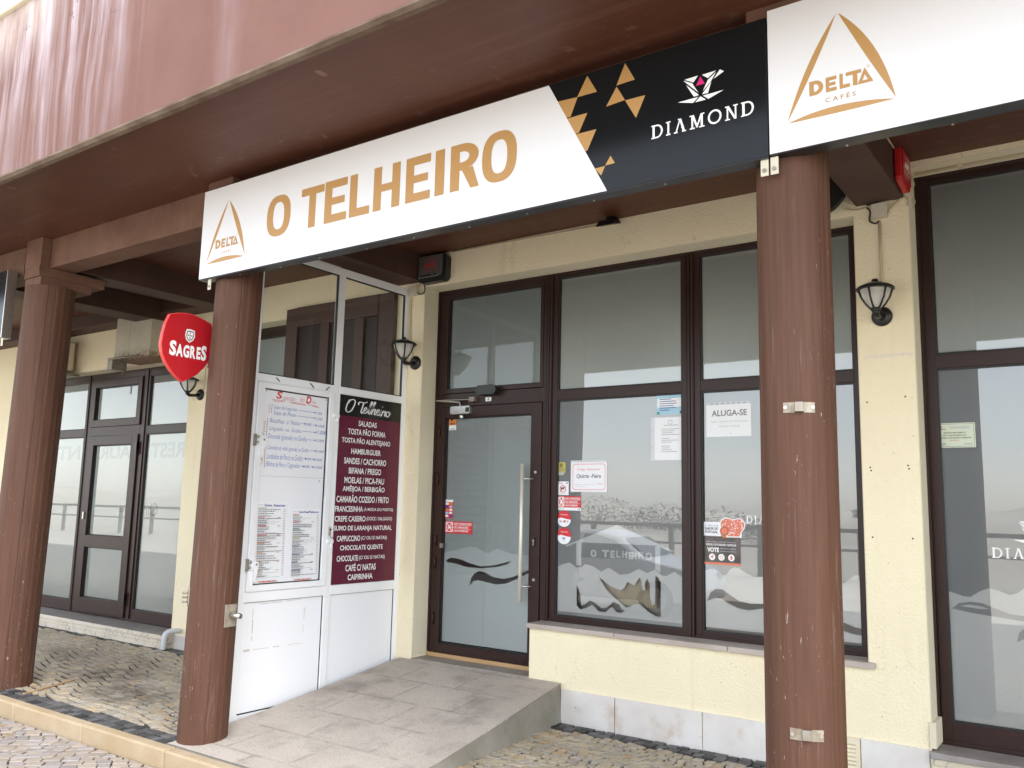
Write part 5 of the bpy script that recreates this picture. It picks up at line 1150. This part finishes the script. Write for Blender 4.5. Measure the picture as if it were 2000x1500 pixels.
clasp(2.058, 'upper steel clasp on the right column, about lantern height'); clasp(.738, 'lower rusty steel clasp near the foot of the right column')
t = thing('metal_bracket', (-5.05, -2.0, .84), 'steel plate with a short pipe stub on the right side of the left column', 'bracket')
ang = R(6)
ex = Vector((math.cos(ang), math.sin(ang), 0)); ey = Vector((-math.sin(ang), math.cos(ang), 0)); o0 = Vector((-5.192, -2.05, 0))+ex*.160
q = MB(); P_ = [tuple(o0+ex*a+ey*b+Vector((0, 0, c))) for a in (.0, .006) for b in (-.045, .055) for c in (.765, .915)]
q.faces(P_, [(0,1,3,2),(4,6,7,5),(0,4,5,1),(2,3,7,6),(0,2,6,4),(1,5,7,3)], 'rusty_zinc'); q.build('plate', t, bevel=.002)
q = MB(); c0 = o0+ey*.005+Vector((0, 0, .843))
for rr_, m_ in ((.019, 'steel'), (.0165, 'dark_steel')): q.tube([tuple(c0), tuple(c0+ex*(.098 if m_ == 'steel' else .0985))], rr_, m_, 16)
q.build('pipe_stub', t)
q = MB()
for b in (-.033, .043):
    for c in (.780, .900): pt_ = o0+ex*.006+ey*b; q.lathe([(.006, 0), (.006, .004)], 'steel', (pt_.x, pt_.y, c), 'x', 8)
q.build('bolt', t)
t = thing('metal_bracket', (-5.27, -2.19, .96), 'small rusty catch on the street side of the left column', 'bracket')
an = R(-118); n_ = Vector((math.cos(an), math.sin(an), 0)); tg = Vector((-n_.y, n_.x, 0)); o0 = Vector((-5.192, -2.05, 0))+n_*.163
q = MB(); pl_ = rr(-.020, .020, .895, 1.025, .018, 4); Pf = [tuple(o0+tg*u+n_*d_+Vector((0, 0, v))) for d_ in (0, .008) for u, v in pl_]; k = len(pl_)
q.faces(Pf, [(i, (i+1) % k, (i+1) % k+k, i+k) for i in range(k)]+[tuple(range(k, 2*k))], 'rusty_zinc'); q.build('plate', t)
q = MB()
for v in (.925, .955, .985): c0 = o0+n_*.008+Vector((0, 0, v)); q.tube([tuple(c0-tg*.006), tuple(c0+n_*.012-tg*.004), tuple(c0+n_*.034-tg*.012)], .007, 'dark_steel', 7)
q.build('catch', t)

# ---- left shop equipment
ac = thing('ventilation_duct', (-9.2, -.2, 3.2), 'square rusty edged metal duct on the wall above the left shop window', 'duct')
q = MB(); q.box(-9.75, -9.45, -.34, -.002, 3.215, 3.73, 'duct_metal'); q.build('duct_section', ac, bevel=.004)
q = MB(); q.box(-9.447, -9.02, -.34, -.002, 3.215, 3.73, 'duct_metal'); q.build('duct_section', ac, bevel=.004)
q = MB(); q.tube([(-10.05, -.05, 3.215), (-9.55, -.52, 3.20)], .012, 'dark_steel', 6); q.tube([(-9.55, -.52, 3.20), (-9.0, -.48, 3.205)], .012, 'dark_steel', 6); q.box(-9.60, -9.50, -.50, -.32, 3.08, 3.21, 'dark_steel'); q.tube([(-10.0, -.06, 3.73), (-10.02, -.06, 3.10)], .010, 'dark_steel', 6); q.build('support', ac)
dc = thing('air_conditioner', (-11.5, -.2, 3.2), 'white outdoor air conditioner on a bracket behind the leftmost column', 'air conditioner')
q = MB(); q.box(-11.95, -11.20, -.36, -.06, 3.24, 3.62, 'cream_cap'); q.build('housing', dc, bevel=.02)
q = MB(); q.lathe([(.17, 0), (.175, -.015), (.15, -.02)], 'black_plastic', (-11.50, -.36, 3.43), 'y', 28); q.build('fan_grille', dc)
q = MB(); q.box(-12.0, -11.15, -.40, -.0, 3.17, 3.20, 'dark_steel'); q.tube([(-11.3, -.36, 3.05), (-11.3, -.36, 3.18)], .01, 'dark_steel', 6); q.tube([(-11.2, -.37, 3.55), (-11.08, -.39, 3.42), (-10.98, -.42, 3.36)], .022, 'cream_cap', 8); q.build('support', dc)
dp = MB(); dp.tube([tuple(v) for v in spline3([(-8.52, -.02, .19), (-8.52, -.10, .20), (-8.535, -.17, .185), (-8.54, -.19, .13), (-8.545, -.195, .01)])], .028, 'paper_sleeve', 12); dp.build('drain_pipe', label='short grey plastic drain pipe elbow at the foot of the wall', cat='pipe')
q = MB(); q.prism([(-7.495,-2.14),(-7.480,-2.13),(-7.735,-1.575),(-7.752,-1.585)], .004, .012, 'tan_wood', 'z'); q.build('wooden_lath', label='thin pale wooden lath lying on the stained paving', cat='lath')

# ================================================================== NOTICES AND STICKERS ON THE GLASS
NY = PY-.0012
def notice(name, f, label, cat, group=None): return f.build(name, label=label, cat=cat, group=group)
def sheet(u0, u1, v0, v1, sleeve=None, m='paper', skew=0.):
    f = Flat(Pwall(NY))
    if sleeve: f.rect(*sleeve, 'paper_sleeve')
    f.put([[(u0, v0), (u1, v0+skew), (u1, v1+skew), (u0, v1)]], m); return f
f = sheet(-2.543, -2.200, 2.161, 2.398, (-2.548, -2.197, 2.158, 2.416))
f.text('ALUGA-SE', 'grey_ink', -2.501, -2.230, 2.312, 2.358, .025); f.text('Casas e Quartos com WC privativa', 'light_grey_ink', -2.505, -2.225, 2.262, 2.280); f.text('914 329 509 - 919 560 623', 'light_grey_ink', -2.445, -2.285, 2.230, 2.243); f.disc(-2.355, 2.18, .003, .003, 'grey_ink', 8)
for i in range(7): f.rect(-2.51+i*.042, -2.49+i*.042, 2.403, 2.409, 'grey_ink')
notice('paper_notice', f, 'white landscape notice reading ALUGA-SE', 'notice')
f = sheet(-3.720, -3.386, 1.748, 1.984, (-3.724, -3.385, 1.744, 2.000))
o_ = rr(-3.705, -3.400, 1.760, 1.972, .024); i_ = rr(-3.700, -3.405, 1.765, 1.967, .020); f.put([o_, i_[::-1]], 'pink_ink')
f.text('Folga Semanal', 'pink_ink', -3.658, -3.455, 1.912, 1.938); f.text('Quinta -Feira', 'grey_ink', -3.668, -3.440, 1.852, 1.890, .03, .2); f.text('Da abertura - 10 horas - 15 h', 'light_grey_ink', -3.69, -3.50, 1.800, 1.810); f.text('Obrigado pela preferência', 'light_grey_ink', -3.68, -3.58, 1.782, 1.791); f.text('O Telheiro', 'orange', -3.48, -3.42, 1.805, 1.818)
notice('paper_notice', f, 'white notice with pink border about the weekly day off', 'notice')
f = sheet(-2.967, -2.724, 1.994, 2.322, (-3.001, -2.722, 1.990, 2.324)); f.put(ring(-2.835, 2.283, .018, .018, .014, .014, 2, 20), 'light_grey_ink')
for i in range(15):
    if i in (1, 6, 10): continue
    a = -2.91+(.02 if i < 2 else 0); b = a+rnd.uniform(.06, .15); f.rect(a, b, 2.258-.0145*i, 2.263-.0145*i, 'light_grey_ink')
for v in (2.22, 2.09): f.disc(-2.985, v, .004, .004, 'grey_ink', 8)
notice('paper_notice', f, 'white portrait typed letter in a plastic sleeve, below the blue flyer', 'notice')
f = sheet(-2.953, -2.727, 2.343, 2.500, m='sky_print'); f.rect(-2.945, -2.728, 2.40, 2.470, 'paper'); f.rect(-2.94, -2.78, 2.474, 2.490, 'navy_ink' if False else 'sky_print')
for i in range(6): f.rect(-2.925, -2.925+rnd.uniform(.08, .18), 2.460-.017*i, 2.465-.017*i, 'navy_ink')
f.rect(-2.948, -2.925, 2.346, 2.366, 'green_ink'); f.rect(-2.757, -2.73, 2.346, 2.368, 'photo_brown')
notice('flyer', f, 'small blue and white flyer in the window\'s top right corner', 'flyer')
f = sheet(-3.853, -3.741, 1.718, 1.829); f.put(ring(-3.797, 1.768, .030, .030, .024, .024, 2, 24), 'label_red')
f.put([[(-3.815,1.760),(-3.811,1.760),(-3.808,1.768),(-3.792,1.768),(-3.789,1.758),(-3.785,1.758),(-3.784,1.776),(-3.776,1.782),(-3.780,1.787),(-3.788,1.783),(-3.812,1.779),(-3.818,1.786)]], 'black_ink'); f.line([(-3.819, 1.748), (-3.776, 1.789)], .006, 'label_red'); f.rect(-3.845, -3.80, 1.812, 1.817, 'label_red'); f.rect(-3.77, -3.75, 1.808, 1.822, 'light_grey_ink'); f.rect(-3.83, -3.77, 1.726, 1.729, 'light_grey_ink')
notice('sticker', f, 'white square no dogs sticker with red circle', 'sticker')
def nosmoke(u0, u1, v0, v1, label, foot):
    f = Flat(Pwall(NY)); f.rect(u0, u1, v0, v1, 'paper' if foot else 'label_red'); W, H = u1-u0, v1-v0; b = v0+(.2*H if foot else .04*H)
    if foot: f.rect(u0, u1, b, v1, 'label_red'); f.rect(u0+.05*W, u0+.3*W, v0+.06*H, v0+.11*H, 'light_grey_ink'); f.rect(u1-.1*W, u1-.05*W, v0+.04*H, v0+.14*H, 'grey_ink')
    h = v1-b; a = u0+.05*W; s_ = .25*W; f.put([rc(a, a+s_, b+.08*h, v1-.08*h), rc(a+.008, a+s_-.008, b+.08*h+.006, v1-.08*h-.006)[::-1]], 'ink_white')
    f.line([(a+.012, b+.16*h), (a+s_-.012, v1-.16*h)], .008, 'ink_white'); f.line([(a+.012, v1-.16*h), (a+s_-.012, b+.16*h)], .008, 'ink_white'); f.line([(a+.016, b+.48*h), (a+s_-.012, b+.46*h)], .006, 'ink_white')
    for i, t in enumerate(('NÃO FUMADORES', 'NO SMOKERS', 'NON FUMEURS')):
        vv = v1-(.30+.30*i)*h; f.text(t, 'ink_white', u0+.34*W, u0+(.97 if i == 0 else .86)*W, vv, vv+.17*h+(.05*h if i == 0 else 0), .02)
        if i: f.rect(u0+.34*W, u1-.03*W, vv+.235*h, vv+.255*h, 'ink_white')
    return notice('sticker', f, label, 'sticker')
nosmoke(-3.850, -3.623, 1.594, 1.710, 'red no smokers sticker on the shop window, above the round stickers', True)
nosmoke(-5.046, -4.728, 1.366, 1.472, 'red no smokers sticker low on the glass door', False)
def round_sticker(cu, cv, ru, rv, kind, label):
    f = Flat(Pwall(NY)); f.disc(cu, cv, ru, rv, 'paper'); top = [(cu+ru*math.cos(R(a)), cv+rv*math.sin(R(a))) for a in range(8, 178, 6)]+[(cu-ru*.97, cv+rv*.0), (cu-ru*.4, cv+rv*.12), (cu+ru*.3, cv-.02*rv), (cu+ru*.97, cv+rv*-.12)]
    f.put([top], 'label_red'); f.text('Contactless', 'ink_white', cu-.5*ru, cu+.5*ru, cv+.42*rv, cv+.58*rv)
    if kind: f.text('VISA', 'navy_ink', cu-.72*ru, cu-.28*ru, cv-.42*rv, cv-.25*rv, .03); f.rect(cu-.12*ru, cu+.28*ru, cv-.46*rv, cv-.2*rv, 'orange'); f.rect(cu+.42*ru, cu+.62*ru, cv-.46*rv, cv-.2*rv, 'light_grey_ink')
    else: f.text('MB', 'navy_ink', cu-.22*ru, cu+.2*ru, cv-.42*rv, cv-.18*rv, .02); f.rect(cu-.2*ru, cu+.2*ru, cv-.6*rv, cv-.52*rv, 'sky_print')
    notice('sticker', f, label, 'sticker', 'round red and white card stickers')
round_sticker(-3.782, 1.526, .067, .066, 1, 'round red and white card sticker, the upper of two, showing card logos'); round_sticker(-3.780, 1.387, .067, .067, 0, 'round red and white card sticker, the lower of two')
f = Flat(Pwall(NY)); f.put([[(-3.849,1.987),(-3.773,1.986),(-3.773,1.905),(-3.79,1.882),(-3.842,1.877)]], 'yellow_print'); f.rect(-3.842, -3.79, 1.882, 1.905, 'light_grey_ink'); f.disc(-3.818, 1.962, .014, .014, 'black_ink'); f.disc(-3.818, 1.962, .007, .007, 'yellow_print')
for i in range(3): f.rect(-3.84, -3.785, 1.938-.012*i, 1.942-.012*i, 'grey_ink')
notice('sticker', f, 'small yellow and grey sticker at the window edge above the no dogs sticker', 'sticker')
f = Flat(Pwall(NY)); f.rect(-5.030, -4.947, 2.291, 2.406, 'paper'); f.rect(-5.030, -4.947, 2.335, 2.406, 'orange'); f.disc(-5.0, 2.385, .012, .012, 'black_ink'); f.text('NOS', 'grey_ink', -5.01, -4.965, 2.296, 2.308, .03); f.rect(-5.02, -4.96, 2.352, 2.357, 'black_ink'); f.rect(-5.02, -4.97, 2.342, 2.346, 'black_ink')
notice('sticker', f, 'small orange and white sticker at the top left of the door glass', 'sticker')
f = Flat(Pwall(NY)); f.rect(-5.046, -4.955, 1.498, 1.663, 'paper'); f.rect(-5.046, -4.955, 1.498, 1.642, 'label_red')
for i in range(5):
    for j in range(2): f.rect(-5.040+.044*j, -5.006+.044*j, 1.618-.027*i, 1.636-.027*i, ('paper', 'navy_ink', 'orange', 'sky_print', 'paper')[(i+2*j) % 5])
notice('sticker', f, 'red sticker with rows of payment card logos on the door', 'sticker')
f = Flat(Pwall(NY)); f.rect(-2.577, -2.294, 1.232, 1.433, 'photo_brown'); f.rect(-2.577, -2.294, 1.232, 1.247, 'salmon')
f.text('Eleja o melhor prato para o concurso', 'paper_sleeve', -2.55, -2.33, 1.388, 1.399); f.text('PROVE, FOTOGRAFE, PARTILHE', 'ink_white', -2.552, -2.325, 1.364, 1.381, .02); f.text('VOTE', 'ink_white', -2.545, -2.455, 1.320, 1.353, .04); f.text('Habilite-se a ganhar', 'paper_sleeve', -2.445, -2.325, 1.341, 1.353); f.text('fantásticos prémios', 'paper_sleeve', -2.445, -2.325, 1.322, 1.333)
for u in (-2.508, -2.437, -2.362): f.disc(u, 1.285, .024, .024, 'ink_white')
f.put([[(-2.522,1.287),(-2.512,1.290),(-2.500,1.302),(-2.496,1.298),(-2.503,1.286),(-2.500,1.276),(-2.505,1.274),(-2.510,1.282),(-2.519,1.281)]], 'salmon'); f.put(ring(-2.437, 1.285, .013, .013, .009, .009, 2, 16), 'salmon'); f.rect(-2.370, -2.354, 1.272, 1.297, 'salmon')
notice('poster', f, 'small dark brown poster with VOTE on it, on the window by the right column', 'poster')
f = Flat(Pwall(NY-.0012)); f.rect(-2.579, -2.436, 1.436, 1.537, 'paper'); f.text('O MELHOR', 'grey_ink', -2.560, -2.458, 1.502, 1.517); f.text('SABOR DE', 'black_ink', -2.560, -2.462, 1.479, 1.498, .035); f.text('PORTUGAL', 'black_ink', -2.560, -2.462, 1.455, 1.474, .035)
notice('sticker', f, 'white sticker reading O MELHOR SABOR DE PORTUGAL', 'sticker')
f = Flat(Pwall(NY-.0020))
def hat(k): 
    o = []
    for cu, cv, r_, a0, a1 in ((-2.395, 1.520, .046, 235, 60), (-2.305, 1.518, .045, 125, -60)):
        o += [(cu+r_*k*math.cos(R(a)), cv+r_*k*math.sin(R(a))) for a in range(a0, a1, -8)]
    return o+[(-2.296+(k-1)*.1, 1.437-(k-1)*.05), (-2.385-(k-1)*.1, 1.435-(k-1)*.05)]
f.put([hat(1.12)], 'ink_white'); f.put([hat(.96)], 'salmon'); r_ = random.Random(2)
for _ in range(34):
    u, v = r_.uniform(-2.43, -2.27), r_.uniform(1.49, 1.555); f.line([(u, v), (u+r_.uniform(-.012, .012), v+r_.uniform(-.01, .01))], .005, 'ink_white')
for _ in range(14):
    u, v = r_.uniform(-2.375, -2.305), r_.uniform(1.445, 1.49); f.line([(u, v), (u+r_.uniform(-.012, .012), v+r_.uniform(-.01, .01))], .005, 'ink_white')
f.put([[(-2.426,1.455),(-2.394,1.455),(-2.396,1.420),(-2.410,1.430),(-2.424,1.420)]], 'orange'); f.disc(-2.411, 1.473, .034, .034, 'brown_ink', 18); f.disc(-2.411, 1.473, .024, .024, 'salmon', 18)
notice('sticker', f, 'chef hat shaped orange and white sticker with a rosette', 'sticker')
f = sheet(-.994, -.760, 2.048, 2.205, m='green_print'); f.put([rc(-.988, -.766, 2.054, 2.199), rc(-.985, -.769, 2.057, 2.196)[::-1]], 'grey_ink')
f.put(ring(-.958, 2.178, .009, .009, .006, .006, 2, 14), 'black_ink'); f.rect(-.975, -.925, 2.163, 2.167, 'label_red')
for i in range(3): f.rect(-.905, -.79, 2.180-.006*i, 2.183-.006*i, 'light_grey_ink')
f.text('NESTE ESTABELECIMENTO', 'black_ink', -.940, -.815, 2.138, 2.147, .02); f.text('ESTÁ A SER IMPLEMENTADO', 'black_ink', -.945, -.812, 2.122, 2.132, .02); f.text('O SISTEMA DE SEGURANÇA ALIMENTAR', 'black_ink', -.970, -.785, 2.104, 2.114, .02); f.text('(H.A.C.C.P.)', 'label_red', -.905, -.855, 2.088, 2.098, .02)
f.rect(-.975, -.93, 2.066, 2.078, 'light_grey_ink'); f.rect(-.825, -.78, 2.066, 2.074, 'light_grey_ink')
notice('certificate', f, 'pale green food safety certificate on the right window', 'certificate')
# small drilled holes left in the pillar
q = MB()
for u, v in ((-1.345,2.335),(-1.115,2.36),(-1.34,1.915),(-1.335,1.895),(-1.115,1.925),(-1.11,1.905),(-1.34,1.475),(-1.105,1.475)): q.lathe([(.0055, 0), (.0055, -.0015)], 'black_plastic', (u, -.0002, v), 'y', 10)
q.build('drill_hole', B)
q = MB(); rr2 = random.Random(6); P1 = []; P2 = []
for i in range(25):
    u = -1.36+.30*i/24; P1.append((u, 2.642+rr2.uniform(-.004, .004))); P2.append((u, 2.622+rr2.uniform(-.012, .006)))
q2 = Flat(Pwall(-.0008)); q2.put([P1+P2[::-1]], 'scar_plaster'); q2.build('plaster_scar', B)
